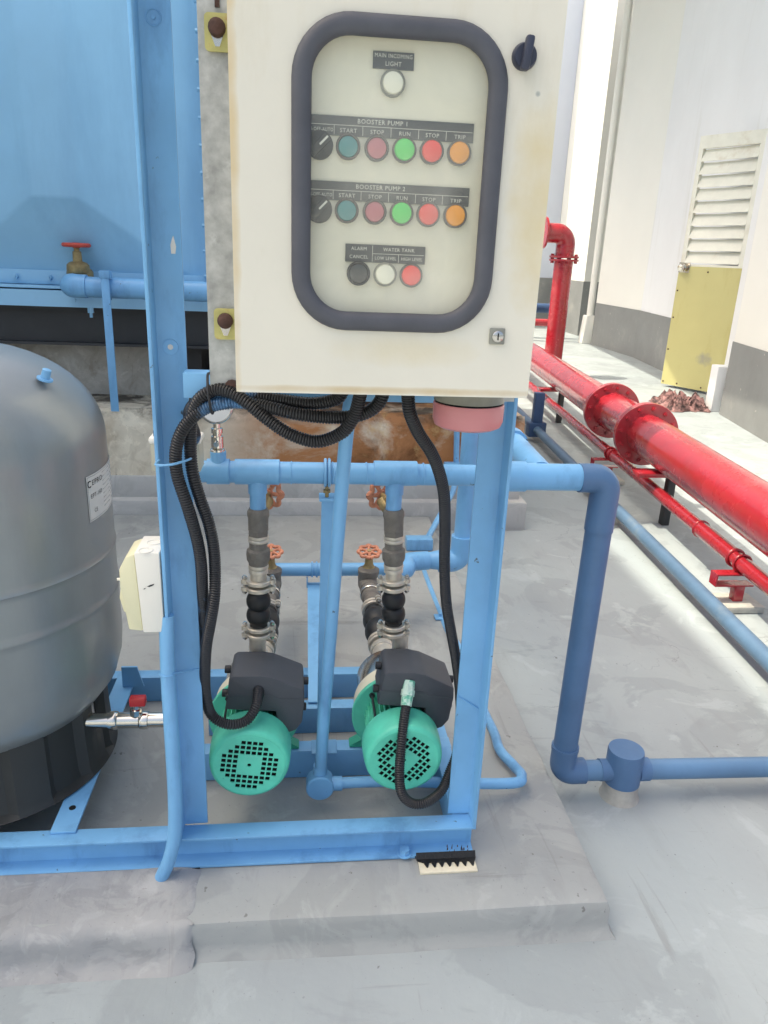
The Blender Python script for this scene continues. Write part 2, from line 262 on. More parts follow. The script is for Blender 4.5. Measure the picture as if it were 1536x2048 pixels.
class MB:
    def __init__(s): s.v = []; s.f = []; s.mi = []
    def add(s, vs, fs, mi=0):
        o = len(s.v); s.v += [V(p) for p in vs]; s.f += [tuple(i+o for i in f) for f in fs]; s.mi += [mi]*len(fs); return s
    def addbm(s, bm, mi=0):
        bm.verts.ensure_lookup_table(); bm.verts.index_update()
        s.add([v.co.copy() for v in bm.verts], [tuple(v.index for v in f.verts) for f in bm.faces], mi); bm.free(); return s
    def box(s, x0, x1, y0, y1, z0, z1, bev=0, mi=0, M=None, seg=2):
        bm = bmesh.new(); bmesh.ops.create_cube(bm, size=1)
        for v in bm.verts: v.co = V((x0+(v.co.x+.5)*(x1-x0), y0+(v.co.y+.5)*(y1-y0), z0+(v.co.z+.5)*(z1-z0)))
        if bev: bmesh.ops.bevel(bm, geom=bm.edges[:], offset=bev, segments=seg, profile=.5, affect='EDGES')
        if M: bmesh.ops.transform(bm, matrix=M, verts=bm.verts)
        return s.addbm(bm, mi)
    def tube(s, path, r, seg=16, caps=True, mi=0):
        P = [V(p) for p in path]; n = len(P); R = r if isinstance(r, (list, tuple)) else [r]*n
        vs = []; t0 = (P[1]-P[0]).normalized(); u, v, _ = frame(t0)
        for i in range(n):
            t = ((P[min(i+1, n-1)]-P[i]).normalized() + (P[i]-P[max(i-1, 0)]).normalized())
            t = t.normalized() if t.length > 1e-6 else t0
            q = t0.rotation_difference(t); u = q@u; v = q@v; t0 = t
            vs += [P[i]+R[i]*(math.cos(2*PI*k/seg)*u+math.sin(2*PI*k/seg)*v) for k in range(seg)]
        fs = [(i*seg+k, i*seg+(k+1) % seg, (i+1)*seg+(k+1) % seg, (i+1)*seg+k) for i in range(n-1) for k in range(seg)]
        if caps: fs += [tuple(range(seg-1, -1, -1)), tuple((n-1)*seg+k for k in range(seg))]
        return s.add(vs, fs, mi)
    def cyl(s, p0, p1, r, r1=None, seg=24, mi=0, bev=0):
        p0, p1 = V(p0), V(p1)
        if bev:
            d = (p1-p0).normalized(); r1 = r if r1 is None else r1
            return s.tube([p0, p0, p0+d*bev, p1-d*bev, p1, p1][1:-1] if False else [p0, p0+d*bev, p1-d*bev, p1], [r-bev, r, r1, r1-bev], seg, True, mi)
        return s.tube([p0, p1], [r, r if r1 is None else r1], seg, True, mi)
    def lathe(s, prof, origin, axis, seg=32, mi=0, caps=True):
        o = V(origin); u, v, w_ = frame(axis); n = len(prof)
        vs = [o+w_*h+r*(math.cos(2*PI*k/seg)*u+math.sin(2*PI*k/seg)*v) for r, h in prof for k in range(seg)]
        fs = [(i*seg+k, i*seg+(k+1) % seg, (i+1)*seg+(k+1) % seg, (i+1)*seg+k) for i in range(n-1) for k in range(seg)]
        if caps: fs += [tuple(range(seg-1, -1, -1)), tuple((n-1)*seg+k for k in range(seg))]
        return s.add(vs, fs, mi)
    def ring(s, c, axis, R, r, seg=28, rs=8, mi=0, a0=0, a1=2*PI):
        u, v, w_ = frame(axis); c = V(c); full = abs(a1-a0-2*PI) < 1e-6; n = seg+1
        path = [c+R*(math.cos(a0+(a1-a0)*k/seg)*u+math.sin(a0+(a1-a0)*k/seg)*v) for k in range(n)]
        vs = []
        for k in range(n):
            rd = (path[k]-c).normalized(); vs += [path[k]+r*(math.cos(2*PI*j/rs)*rd+math.sin(2*PI*j/rs)*w_) for j in range(rs)]
        fs = [(i*rs+j, i*rs+(j+1) % rs, (i+1)*rs+(j+1) % rs, (i+1)*rs+j) for i in range(n-1) for j in range(rs)]
        if not full: fs += [tuple(range(rs-1, -1, -1)), tuple((n-1)*rs+j for j in range(rs))]
        return s.add(vs, fs, mi)
    def prism(s, poly, o, u, v, d, mi=0, bev=0):
        """polygon in the (u, v) frame at o, swept by vector d"""
        o, u, v, d = V(o), V(u), V(v), V(d); n = len(poly); a = [o+u*x+v*y for x, y in poly]
        bm = bmesh.new(); A = [bm.verts.new(p) for p in a]; B = [bm.verts.new(p+d) for p in a]
        bm.faces.new(A[::-1]); bm.faces.new(B)
        for i in range(n): bm.faces.new((A[i], A[(i+1) % n], B[(i+1) % n], B[i]))
        if bev: bmesh.ops.bevel(bm, geom=bm.edges[:], offset=bev, segments=2, profile=.5, affect='EDGES')
        bmesh.ops.recalc_face_normals(bm, faces=bm.faces)
        return s.addbm(bm, mi)
    def hexn(s, p0, p1, r, mi=0, rot=0):
        return s.cyl(p0, p1, r, seg=6, mi=mi)
    def build(s, name, mats, parent=None, angle=38, kind=None):
        off = V((0, 0, 0)); p = parent
        while p: off += p.location; p = p.parent
        me = bpy.data.meshes.new(name); me.from_pydata([tuple(v-off) for v in s.v], [], s.f)
        for m_ in (mats if isinstance(mats, (list, tuple)) else [mats]): me.materials.append(m_)
        me.polygons.foreach_set('material_index', s.mi); me.update()
        bm = bmesh.new(); bm.from_mesh(me); bmesh.ops.recalc_face_normals(bm, faces=bm.faces); bm.to_mesh(me); bm.free()
        me.shade_smooth(); me.set_sharp_from_angle(angle=math.radians(angle))
        o = bpy.data.objects.new(name, me); COL.objects.link(o)
        if parent: o.parent = parent
        if kind: o['kind'] = kind
        return o
def tag(o, label, cat, group=None):
    o['label'] = label; o['category'] = cat
    if group: o['group'] = group
    return o
def thing(name, label, cat, loc=(0, 0, 0), group=None):
    o = bpy.data.objects.new(name, None); COL.objects.link(o); o.location = loc; o.empty_display_size = .05
    return tag(o, label, cat, group)
def plabel(o, label): o['label'] = label; return o
def curve_mesh(cu):
    ob = bpy.data.objects.new('tmp', cu); COL.objects.link(ob); dg = bpy.context.evaluated_depsgraph_get(); dg.update()
    me = bpy.data.meshes.new_from_object(ob.evaluated_get(dg)); vs = [v.co.copy() for v in me.vertices]; fs = [tuple(p.vertices) for p in me.polygons]
    bpy.data.objects.remove(ob); bpy.data.curves.remove(cu); bpy.data.meshes.remove(me); return vs, fs
def holed(outer, holes, thick):
    """flat plate with real openings: outlines in 2D, thickness along z"""
    cu = bpy.data.curves.new('tmp', 'CURVE'); cu.dimensions = '2D'; cu.fill_mode = 'BOTH'; cu.extrude = thick/2
    for lp in [outer]+holes:
        sp = cu.splines.new('POLY'); sp.points.add(len(lp)-1); sp.use_cyclic_u = True
        for p, (x, y) in zip(sp.points, lp): p.co = (x, y, 0, 1)
    return curve_mesh(cu)
def text_mesh(body, size, sx=1.0, extrude=.0004):
    cu = bpy.data.curves.new('tmp', 'FONT'); cu.body = body; cu.size = size; cu.align_x = 'CENTER'; cu.align_y = 'CENTER'; cu.extrude = extrude; cu.resolution_u = 2; cu.space_character = 1.12
    vs, fs = curve_mesh(cu); return [V((v.x*sx, v.y, v.z)) for v in vs], fs
def rrect(x0, x1, z0, z1, r, n=8):
    out = []
    for cx, cz, a in ((x1-r, z1-r, 0), (x0+r, z1-r, 90), (x0+r, z0+r, 180), (x1-r, z0+r, 270)):
        out += [(cx+r*math.cos(math.radians(a+90*k/n)), cz+r*math.sin(math.radians(a+90*k/n))) for k in range(n+1)]
    return out
FR = (V((1, 0, 0)), V((0, 0, 1)))           # x / z frame of things that face the viewer
def front(vs, x, y, z):
    """2D mesh (x, y, z-thickness) stood up facing -y"""
    return [V((x+v.x, y-v.z, z+v.y)) for v in vs]

# ------------------------------------------------------------------ ground
def struct(name, mb, m, kind='structure', **k):
    o = mb.build(name, m, **k); o['kind'] = kind; return o
g = MB(); g.add([(-60, -60, 0), (60, -60, 0), (60, 90, 0), (-60, 90, 0)], [(0, 1, 2, 3)]); struct('roof_floor', g, M_FLOOR)

def noisy_slab(x0, x1, y0, y1, z1, n=60, m=60, amp=.004, rnd=.018, z0=-.01):
    """cast concrete block: slightly uneven top, softened edges, coved foot"""
    g = MB(); vs = []; fs = []
    xs = [x0+(x1-x0)*i/n for i in range(n+1)]; ys = [y0+(y1-y0)*j/m for j in range(m+1)]
    prof = [(-.022, z0), (-.012, .004), (-.004, .014), (0, .03), (.0005, z1-rnd), (rnd*.3, z1-rnd*.3), (rnd, z1)]
    loop = [(x, y0) for x in xs] + [(x1, y) for y in ys[1:]] + [(x, y1) for x in xs[::-1][1:]] + [(x0, y) for y in ys[::-1][1:-1]]
    cx, cy = (x0+x1)/2, (y0+y1)/2; K = len(loop)
    for d, z in prof:
        for x, y in loop:
            ax = x + (d if abs(x-x0) < 1e-9 else -d if abs(x-x1) < 1e-9 else 0); ay = y + (d if abs(y-y0) < 1e-9 else -d if abs(y-y1) < 1e-9 else 0)
            e = noise.noise(V((x*6, y*6, z*9)))*amp
            vs.append(V((ax+e, ay+e, z + (noise.noise(V((x*3, y*3, 1)))*amp if z > .02 else 0))))
    for r in range(len(prof)-1):
        fs += [(r*K+k, r*K+(k+1) % K, (r+1)*K+(k+1) % K, (r+1)*K+k) for k in range(K)]
    fs.append(tuple((len(prof)-1)*K+k for k in range(K)))
    return g.add(vs, fs)
struct('equipment_pad', noisy_slab(-2.6, .613, 1.10, 3.42, .08), M_PADC)

# rough mortar bedding heaped against the front of the skid on the left and over the pad edge
g = MB(); vs = []; fs = []; nx = 150
prof = [(1.2345, .0865), (1.222, .0875), (1.205, .0868), (1.185, .0862), (1.165, .0856), (1.145, .0850), (1.128, .0838), (1.114, .0815), (1.102, .0770), (1.094, .0700), (1.090, .0600), (1.088, .0480), (1.086, .0360), (1.083, .0250), (1.078, .0150), (1.070, .0065), (1.058, -.002)]
for i in range(nx+1):
    x = -1.3 + 1.098*i/nx; e = min(1, (nx-i)/5)**.5
    for j, (y, z) in enumerate(prof):
        q = noise.fractal(V((x*9, y*9, z*9)), .9, 2.1, 5); q2 = noise.noise(V((x*2.1, 3, 0))); f_ = 0 if j in (0, len(prof)-1) else 1
        mound = .014*math.exp(-(((x+.285)/.035)**2+((y-1.205)/.022)**2))
        base_z = z if y > 1.11 else z
        vs.append(V((x+.006*(i == nx)*noise.noise(V((0, y*40, z*40))), y-(.006*q+.006*q2)*f_*(j > 7)-(0 if e == 1 else -.012*(1-e)*(j > 8)), base_z+(.0045*q*f_+mound if j <= 9 else .002*q*f_)-(.0075*(1-e) if j < 8 else 0))))
K = len(prof); fs = [(i*K+j, i*K+j+1, (i+1)*K+j+1, (i+1)*K+j) for i in range(nx) for j in range(K-1)]
struct('mortar_bedding', g.add(vs, fs), M_MORTAR, angle=80)

# ------------------------------------------------------------------ tank plinth
t = thing('tank_plinth', 'stained concrete plinth with rust brown front under the blue water tank', 'plinth', (-1, 3.9, 0))
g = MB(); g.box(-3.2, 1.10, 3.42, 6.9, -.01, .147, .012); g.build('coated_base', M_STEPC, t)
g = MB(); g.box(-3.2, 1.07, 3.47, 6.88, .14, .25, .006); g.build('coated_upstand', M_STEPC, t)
g = MB()
vs = []; n = 80
for i in range(n+1):
    x = -3.2+(1.065+3.2)*i/n
    for z in (.245, .30, .38, .46, .53, .552, .562): vs.append(V((x, 3.478+(.004 if z < .54 else .018)+.006*noise.noise(V((x*5, z*8, 0))), z+.008*noise.noise(V((x*7, 3, z))))))
K = 7; fs = [(i*K+j, (i+1)*K+j, (i+1)*K+j+1, i*K+j+1) for i in range(n) for j in range(K-1)]
g.add(vs, fs); g.box(-3.19, 1.064, 3.52, 6.86, .24, .560, .008); g.build('stained_wall', M_PLINTH, t)
for x in (-2.6, -1.15, .3):
    g = MB(); g.box(x-.42, x+.42, 3.86, 6.4, .55, .82, .01); g.build('pier', M_PIER, t)
g = MB(); g.box(-3.1, 1.0, 4.9, 5.0, .55, .80); g.build('back_wall', M_PIER, t)

# ------------------------------------------------------------------ blue sectional tank
tk = thing('water_tank', 'large sky blue sectional steel tank with pressed panels', 'water tank', (-1, 3.7, 1.06))
PW = 1.22; X0 = -.43
def panel(cx, z0, h, y, name='panel'):
    g = MB(); hw = PW/2-.012; z1 = z0+h
    a, b = .095, .20          # half width of the raised strip, edge margin
    zc0, zc1 = z0+.365, z1-.06
    p = [(cx-hw, y, z0), (cx+hw, y, z0), (cx+hw, y, z1), (cx-hw, y, z1),
         (cx-hw+.035, y, z0+.035), (cx+hw-.035, y, z0+.035), (cx+hw-.035, y, z1-.035), (cx-hw+.035, y, z1-.035),
         (cx-a, y-.18, zc0), (cx+a, y-.18, zc0), (cx+a, y-.18, zc1), (cx-a, y-.18, zc1)]
    f = [(0, 1, 5, 4), (1, 2, 6, 5), (2, 3, 7, 6), (3, 0, 4, 7), (4, 5, 9, 8), (5, 6, 10, 9), (6, 7, 11, 10), (7, 4, 8, 11), (8, 9, 10, 11)]
    bm = bmesh.new(); vv = [bm.verts.new(q) for q in p]; [bm.faces.new([vv[i] for i in q]) for q in f]
    ed = [e for e in bm.edges if len(e.link_faces) == 2]
    bmesh.ops.bevel(bm, geom=ed, offset=.012, segments=2, profile=.5, affect='EDGES'); g.addbm(bm)
    return g.build(name, M_BLUEB, tk, angle=60)
for k in range(3):
    for r in range(1): panel(X0+PW/2-PW*k, 1.085+r*1.22, 1.22, 3.7)
g = MB(); g.box(X0-PW*2-.6, X0+PW-.003, 3.705, 6.7, 1.083, 2.42); g.build('tank_shell', M_BLUEB, tk)
for k in (0, 1, 2, 3):
    x = X0+PW-PW*k
    g = MB(); g.box(x-.013, x-.0015, 3.632, 3.71, 1.085, 2.42, .002); g.box(x+.0015, x+.013, 3.632, 3.71, 1.085, 2.42, .002); g.build('vertical_flange', M_BLUEB, tk)
    if k == 1:
        for j in range(12):
            z = 1.15+j*.108; g = MB(); g.hexn((x-.026, 3.655, z), (x+.026, 3.655, z), .0095); g.build('flange_bolt', M_BLUEB, tk)
g = MB(); g.box(X0-PW*2-.6, X0+PW-.01, 3.60, 3.70, 1.074, 1.086, .002); g.build('bottom_flange', M_BLUEB, tk)
g = MB(); g.box(X0-PW*2-.6, X0+PW-.01, 3.672, 3.699, 1.088, 1.15, .002); g.build('bottom_angle', M_BLUEB, tk)
for j in range(16):
    x = -1.72+j*.145; g = MB(); g.hexn((x, 3.650, 1.118), (x, 3.672, 1.118), .0125); g.cyl((x, 3.641, 1.118), (x, 3.65, 1.118), .006, seg=8); g.build('flange_bolt', M_BLUEB, tk)

bm_ = thing('tank_beam', 'pale blue steel channel carrying the front of the tank', 'beam', (-1, 3.62, 1.0))
g = MB(); g.prism([(0, 0), (.05, 0), (.05, .008), (.008, .008), (.008, .062), (.05, .062), (.05, .07), (0, .07)], (-3, 3.59, .998), (0, 1, 0), (0, 0, 1), (3.75, 0, 0)); g.build('channel', M_BLUEB, bm_)
for x in (-1.02, -.90, -.47, -.2): g = MB(); g.hexn((x, 3.583, 1.03), (x, 3.59, 1.03), .009); g.build('bolt', M_BLUEB, bm_)
g = MB(); g.hexn((-.955, 3.60, .975), (-.955, 3.60, .998), .014); g.cyl((-.955, 3.60, .955), (-.955, 3.60, .976), .007, seg=8); g.build('anchor_bolt', M_BLUEB, bm_)
for i, (y, dz) in enumerate(((3.66, .17), (5.2, .17))):
    b = thing('support_beam', ('black steel beam directly under the blue tank channel', 'black steel beam deep under the blue tank')[i], 'beam', (-1, y, .82), 'black beams under the tank')
    g = MB(); prof = [(0, 0), (.1, 0), (.1, .012), (.056, .012), (.056, .158), (.1, .158), (.1, .17), (0, .17), (0, .158), (.044, .158), (.044, .012), (0, .012)]
    g.prism(prof, (-3.1, y-.03, .825), (0, 1, 0), (0, 0, 1), (3.95, 0, 0)); g.build('i_section', M_BBEAM, b)
for x in (-1.95, -.55, .55):
    b = MB(); b.box(x-.05, x+.05, 3.8, 6.3, .66, .822, .004); o = b.build('cross_beam', M_BBEAM); lab = {-1.95: 'black cross beam under the far left of the tank', -.55: 'black cross beam under the tank behind the left post', .55: 'black cross beam under the tank behind the beacon'}[x]; tag(o, lab, 'beam', 'black beams under the tank')

# tank outlet with valve, and its support strip
t = thing('tank_outlet_pipe', 'sky blue outlet pipe along the tank bottom with brass gate valve', 'pipe', (-.98, 3.45, 1.09))
yp = 3.48
g = MB(); g.tube(rounded([(-1.0, 3.72, 1.097), (-1.0, yp, 1.097), (-.90, yp, 1.093), (.72, yp, 1.085)], .05), .043, 20); g.build('pipe', M_BLUE, t)
g = MB(); g.tube(rounded([(-1.0, yp+.06, 1.097), (-1.0, yp, 1.097), (-.93, yp, 1.095)], .05), .049, 20); g.build('elbow', M_BLUE, t)
g = MB(); g.lathe([(.0, 0), (.05, 0), (.056, .01), (.056, .05), (.05, .062)], (-.985, yp+.11, 1.10), (0, 0, 1)); g.lathe([(.03, .05), (.046, .062), (.049, .075), (.047, .095), (.036, .105), (.02, .11), (.018, .15), (.012, .152), (.012, .18)], (-.985, yp+.09, 1.085), (0, 0, 1), 20); g.build('valve_body', M_BRASS, t)
g = MB(); g.ring((-.985, yp+.09, 1.262), (0, 0, 1), .052, .009); g.cyl((-.985, yp+.09, 1.25), (-.985, yp+.09, 1.272), .016, seg=12)
for k in range(5): a = k*2*PI/5; g.cyl((-.985, yp+.09, 1.262), (-.985+.05*math.cos(a), yp+.09+.05*math.sin(a), 1.262), .0065, seg=8)
g.build('handwheel', M_RWHEEL, t)
g = MB(); g.box(-.856, -.822, yp-.062, yp-.056, .565, 1.16, .001); g.build('support_strip', M_BLUE, t)
g = MB(); g.ring((-.838, yp, 1.093), (1, 0, 0), .049, .0055); g.box(-.861, -.817, yp-.066, yp-.02, 1.135, 1.165, .002); g.build('u_bolt', M_BLUE, t)

# ------------------------------------------------------------------ skid frame
sk_ = thing('pump_skid', 'sky blue welded steel skid frame holding the pumps and the cabinet', 'steel frame', (0, 1.27, .08))
def chan(x0, x1, y0, z0, h=.075, w_=.04, t_=.006, open_front=True):
    g = MB()
    pr = [(0, 0), (w_, 0), (w_, h), (0, h), (0, h-t_), (w_-t_, h-t_), (w_-t_, t_), (0, t_)] if open_front else [(0, 0), (w_, 0), (w_, t_), (t_, t_), (t_, h-t_), (w_, h-t_), (w_, h), (0, h)]
    return g.prism(pr, (x0, y0, z0), (0, 1, 0), (0, 0, 1), (x1-x0, 0, 0), bev=.0012)
chan(-1.6, .362, 1.235, .082).build('front_beam', M_BLUE, sk_)
chan(-1.6, .36, 1.845, .082, open_front=False).build('rear_beam', M_BLUE, sk_)
chan(-.24, .36, 1.505, .082, open_front=False).build('cross_beam', M_BLUE, sk_)
chan(-.24, .36, 1.68, .082, open_front=False).build('cross_beam', M_BLUE, sk_)
for x in (.318, -1.58):
    g = MB(); g.prism([(0, 0), (.04, 0), (.04, .006), (.006, .006), (.006, .069), (.04, .069), (.04, .075), (0, .075)], (x, 1.277, .0815), (1, 0, 0), (0, 0, 1), (0, .566, 0), bev=.0012); g.build('side_beam', M_BLUE, sk_)
for x in (-.5, -.93):
    g = MB(); g.box(x, x+.05, 1.262, 1.86, .1575, .1635, .001); g.build('flat_bar', M_BLUE, sk_)
    g = MB(); g.cyl((x+.025, 1.33, .1625), (x+.025, 1.33, .1645), .007, seg=14); g.build('bolt_hole', M_DARK, sk_)
# angle posts
def lpost(x, s):
    g = MB(); g.prism([(0, 0), (s*.052, 0), (s*.052, -.006), (s*.006, -.006), (s*.006, -.05), (0, -.05)], (x, 1.283, .158), (1, 0, 0), (0, 1, 0), (0, 0, 1.62), bev=.001); return g.build('post', M_BLUE, sk_)
lpost(-.2445, 1); lpost(.361, -1)
g = MB(); g.tube([(-.2445, 1.2325, .512), (-.2445+.003, 1.2755, .512), (-.193, 1.2765, .520)], .0022, 6); g.tube([(.361, 1.2325, .415), (.358, 1.2755, .415), (.309, 1.2765, .448)], .0022, 6); g.build('weld_bead', M_BLUE, sk_)
g = MB(); g.prism([(0, 0), (.04, 0), (.04, -.005), (.005, -.005), (.005, -.04), (0, -.04)], (-.1915, 1.222, 1.0885), (0, 1, 0), (0, 0, 1), (.502, 0, 0), bev=.001); g.build('cross_rail', M_BLUE, sk_)
g = MB(); g.prism([(0, 0), (.04, 0), (.04, -.005), (.005, -.005), (.005, -.04), (0, -.04)], (-.1915, 1.222, 1.75), (0, 1, 0), (0, 0, 1), (.502, 0, 0), bev=.001); g.build('cross_rail', M_BLUE, sk_)
# plug washer and paint chip on the left post
p = at(341, 694, 1.2762); vs, fs = holed([(.0125*math.cos(a*PI/16), .0125*math.sin(a*PI/16)) for a in range(32)], [[(.0045*math.cos(a*PI/6), .0045*math.sin(a*PI/6)) for a in range(12)]], .0016)
g = MB(); g.add(front(vs, p.x, 1.2758, p.z), fs); g.build('washer', M_BLUE, sk_)
g = MB(); g.cyl((p.x, 1.2752, p.z), (p.x, 1.277, p.z), .0045, seg=12); g.build('hole_plug', M_PRIMER, sk_)
p = at(307, 34, 1.2762); g = MB(); g.ring((p.x, 1.2762, p.z), (0, 1, 0), .0105, .0012, 24, 6); g.cyl((p.x, 1.2745, p.z), (p.x, 1.277, p.z), .003, seg=10); g.build('washer', M_BLUE, sk_)
p = at(346, 490, 1.2762); g = MB(); g.prism([(-.0035, -.013), (.003, -.013), (.0045, -.002), (.001, .014), (-.001, .010), (-.004, 0)], (p.x, 1.2766, p.z), (1, 0, 0), (0, 0, 1), (0, -.0006, 0)); g.build('paint_chip', M_PRIMER, sk_)
g = MB(); g.hexn((.215, 1.243, .0885), (.215, 1.243, .102), .011); g.cyl((.215, 1.243, .0885), (.215, 1.243, .0905), .016, seg=18); g.build('anchor_bolt', M_BLUE, sk_)
g = MB(); path = [V((-1.3+i*.0055, 1.2335+.0012*noise.noise(V((i*.31, 0, 0))), .0835+.001*noise.noise(V((i*.5, 2, 0))))) for i in range(200)]
g.tube(path, [max(.0004, .0026*(.6+1.2*noise.noise(V((i*.11, 5, 0))))) for i in range(200)], 6); g.build('shadow_gap_line', M_BITU_GAP, sk_)  # black line laid in for the shadow gap under the beam
# flaked patch of paint on the corner of the front beam
g = MB()
for k in range(16):
    x = .30+random.random()*.058; z = .090+random.random()*.022; g.prism([(0, 0), (.0016, .001), (.001, .006+random.random()*.008), (-.0008, .004)], (x, 1.2338, z), (1, 0, 0), (0, 0, 1), (0, -.0005, 0))
g.build('rust_flake', M_RUST, sk_, kind='stuff')

# black toothed isolation strip and cream pad under the skid corner
t = thing('isolation_pad', 'cream rubber pad with black dripped bitumen under the skid corner', 'rubber pad', (.30, 1.235, .08))
g = MB(); g.box(.243, .362, 1.205, 1.275, .0815, .0945-.013, .0)
g = MB(); g.box(.242, .362, 1.194, 1.262, .0795, .0905-.0095, .0)
g = MB(); g.prism([(1.192, .0796), (1.192, .0856), (1.234, .0856), (1.234, .0796)], (.242, 0, 0), (0, 1, 0), (0, 0, 1), (.120, 0, 0), bev=.0015); g.build('base', M_WPAD, t)
g = MB(); poly = [(.236, 1.2345), (.364, 1.2345), (.3625, 1.220)]
for k in range(7): x = .354-k*.0160; poly += [(x+.006, 1.2165), (x+.0015, 1.2065-.003*random.random()), (x-.0015, 1.2060-.003*random.random()), (x-.006, 1.2165)]
poly += [(.240, 1.222)]
g.prism(poly, (0, 0, .0857), (1, 0, 0), (0, 1, 0), (0, 0, .0028)); g.prism([(1.2335, .0857), (1.2335, .0985), (1.2250, .0885), (1.2250, .0857)], (.238, 0, 0), (0, 1, 0), (0, 0, 1), (.126, 0, 0)); g.build('bitumen', M_BITU_GAP, t)

# ------------------------------------------------------------------ control cabinet
DY = 1.0; CX0, CX1, CZ0, CZ1 = -.0885, .3055, 1.10, 1.72
cb = thing('control_cabinet', 'cream steel control cabinet with an oval dark rimmed window', 'control panel', (.11, 1.2, 1.10))
g = MB()   # hollow body: back, sides, top, bottom
bx0, bx1, bz0, bz1 = CX0+.006, CX1-.006, CZ0+.006, CZ1-.006
g.box(bx0, bx1, 1.193, 1.197, bz0, bz1); g.box(bx0, bx0+.002, 1.02, 1.193, bz0, bz1); g.box(bx1-.002, bx1, 1.02, 1.193, bz0, bz1)
g.box(bx0+.002, bx1-.002, 1.02, 1.193, bz0, bz0+.002); g.box(bx0+.002, bx1-.002, 1.02, 1.193, bz1-.002, bz1); g.build('body', M_CREAM, cb)
WX0, WX1, WZ0, WZ1 = .000, .226, 1.200, 1.5245
vs, fs = holed(rrect(CX0, CX1, CZ0, CZ1, .004, 3), [rrect(WX0, WX1, WZ0, WZ1, .052)], .003)
g = MB(); g.add(front(vs, 0, DY+.0015, 0), fs)
for a in ((CX0, CX0+.002, DY+.003, 1.018, CZ0, CZ1), (CX1-.002, CX1, DY+.003, 1.018, CZ0, CZ1), (CX0+.002, CX1-.002, DY+.003, 1.018, CZ0, CZ0+.002), (CX0+.002, CX1-.002, DY+.003, 1.018, CZ1-.002, CZ1)): g.box(*a)
door = g.build('door', M_CREAM, cb)
# swept gasket
path = rrect(-.0045, .2305, 1.1955, 1.5290, .058, 10); g = MB(); vs = []; hw, hh = .012, .010; K = 9
for i, (x, z) in enumerate(path):
    a = V(path[i-1]); b = V(path[(i+1) % len(path)]); tn = (b-a).normalized(); nn = V((tn.y, -tn.x))
    for k in range(K): th = PI*k/(K-1); q = V((x, z))+nn*hw*math.cos(th); vs.append(V((q.x, DY-hh*math.sin(th)**.8 if 0 < k < K-1 else DY+.0005, q.y)))
n = len(path); g.add(vs, [(i*K+k, i*K+k+1, ((i+1) % n)*K+k+1, ((i+1) % n)*K+k) for i in range(n) for k in range(K-1)])
g.build('window_gasket', M_RUBBER, door)
g = MB(); g.prism([(x, z) for x, z in rrect(-.004, .230, 1.197, 1.5275, .051)], (0, DY+.0035, 0), (1, 0, 0), (0, 0, 1), (0, .0015, 0)); g.mi = [0 if all(abs(g.v[i].y-(DY+.0035)) < 1e-5 for i in f) else 1 for f in g.f]; g.build('window_pane', [M_PANE, M_CLEAR], door)
# knob and lock
kx, kz = .2585, 1.5075; g = MB(); g.lathe([(.0, 0), (.0150, 0), (.0150, .004), (.0135, .009), (.0128, .010)], (kx, DY, kz), (0, -1, 0), 28)
g.box(-.005, .005, -.012, .0, -.0175, .0195, .003, M=Matrix.Translation((kx, DY-.009, kz))@Matrix.Rotation(math.radians(7), 4, 'Y')); g.build('rotary_knob', M_KNOB, door)
g = MB(); g.box(.2445, .2655, DY-.004, DY, 1.1715, 1.1925, .0015); lk = g.build('lock', M_GREYP, door)
g = MB(); g.lathe([(0, 0), (.0075, 0), (.0075, .003), (.0062, .004)], (.255, DY-.004, 1.182), (0, -1, 0), 20); g.build('lock_barrel', M_STEEL, door)
g = MB(); g.box(.2542, .2558, DY-.0086, DY-.0078, 1.1775, 1.1865); g.build('key_slot', M_DARK, door)
# inner front plate with lamps and legends
IY = 1.0225; KS = 1.016/1.05; SX = lambda v: v*KS; SZ_ = lambda v: 1.28+(v-1.28)*KS
g = MB(); g.box(bx0+.003, bx1-.003, IY, IY+.003, bz0+.003, bz1-.003); g.build('inner_plate', M_PANEL, cb)
def plate(x0, x1, z0, z1, lines, words):
    x0, x1, z0, z1 = SX(x0), SX(x1), SZ_(z0), SZ_(z1); lines = [(SX(a), SX(b), SZ_(c), SZ_(d_)) for a, b, c, d_ in lines]; words = [(wd, SX(x), SZ_(z), sz, sx) for wd, x, z, sz, sx in words]
    g = MB(); g.box(x0, x1, IY-.0022, IY-.0003, z0, z1); pl = g.build('legend_plate', M_GPLATE, cb)
    if lines:
        g = MB()
        for a in lines: g.box(a[0], a[1], IY-.0028, IY-.0020, a[2], a[3])
        g.build('rule_line', M_LETTER, pl)
    g = MB()
    for wd, x, z, sz, sx in words: vs, fs = text_mesh(wd, sz, sx); g.add(front(vs, x, IY-.0024, z), fs)
    g.build('lettering', M_LETTER, pl)
plate(.083, .134, 1.4965, 1.5155, [], [('MAIN INCOMING', .1085, 1.5108, .0062, .86), ('LIGHT', .1085, 1.5022, .0068, .95)])
xs = [.0185, .0545, .091, .1265, .162, .198]
for z1, nm in ((1.4415, '1'), (1.3655, '2')):
    z0 = z1-.0225; zm = z1-.0105; L = [(-.006, .214, zm-.0003, zm+.0003)] + [((a+b)/2-.0003, (a+b)/2+.0003, z0+.001, zm) for a, b in zip(xs, xs[1:])]
    plate(-.006, .2155, z0, z1, L, [('BOOSTER PUMP '+nm, .098, z1-.0053, .0072, 1.0), ('MAN-OFF-AUTO', .0165, zm-.006, .0058, .78), ('START', xs[1], zm-.006, .0066, 1), ('STOP', xs[2], zm-.006, .0066, 1), ('RUN', xs[3], zm-.006, .0066, 1), ('STOP', xs[4], zm-.006, .0066, 1), ('TRIP', xs[5], zm-.006, .0066, 1)])
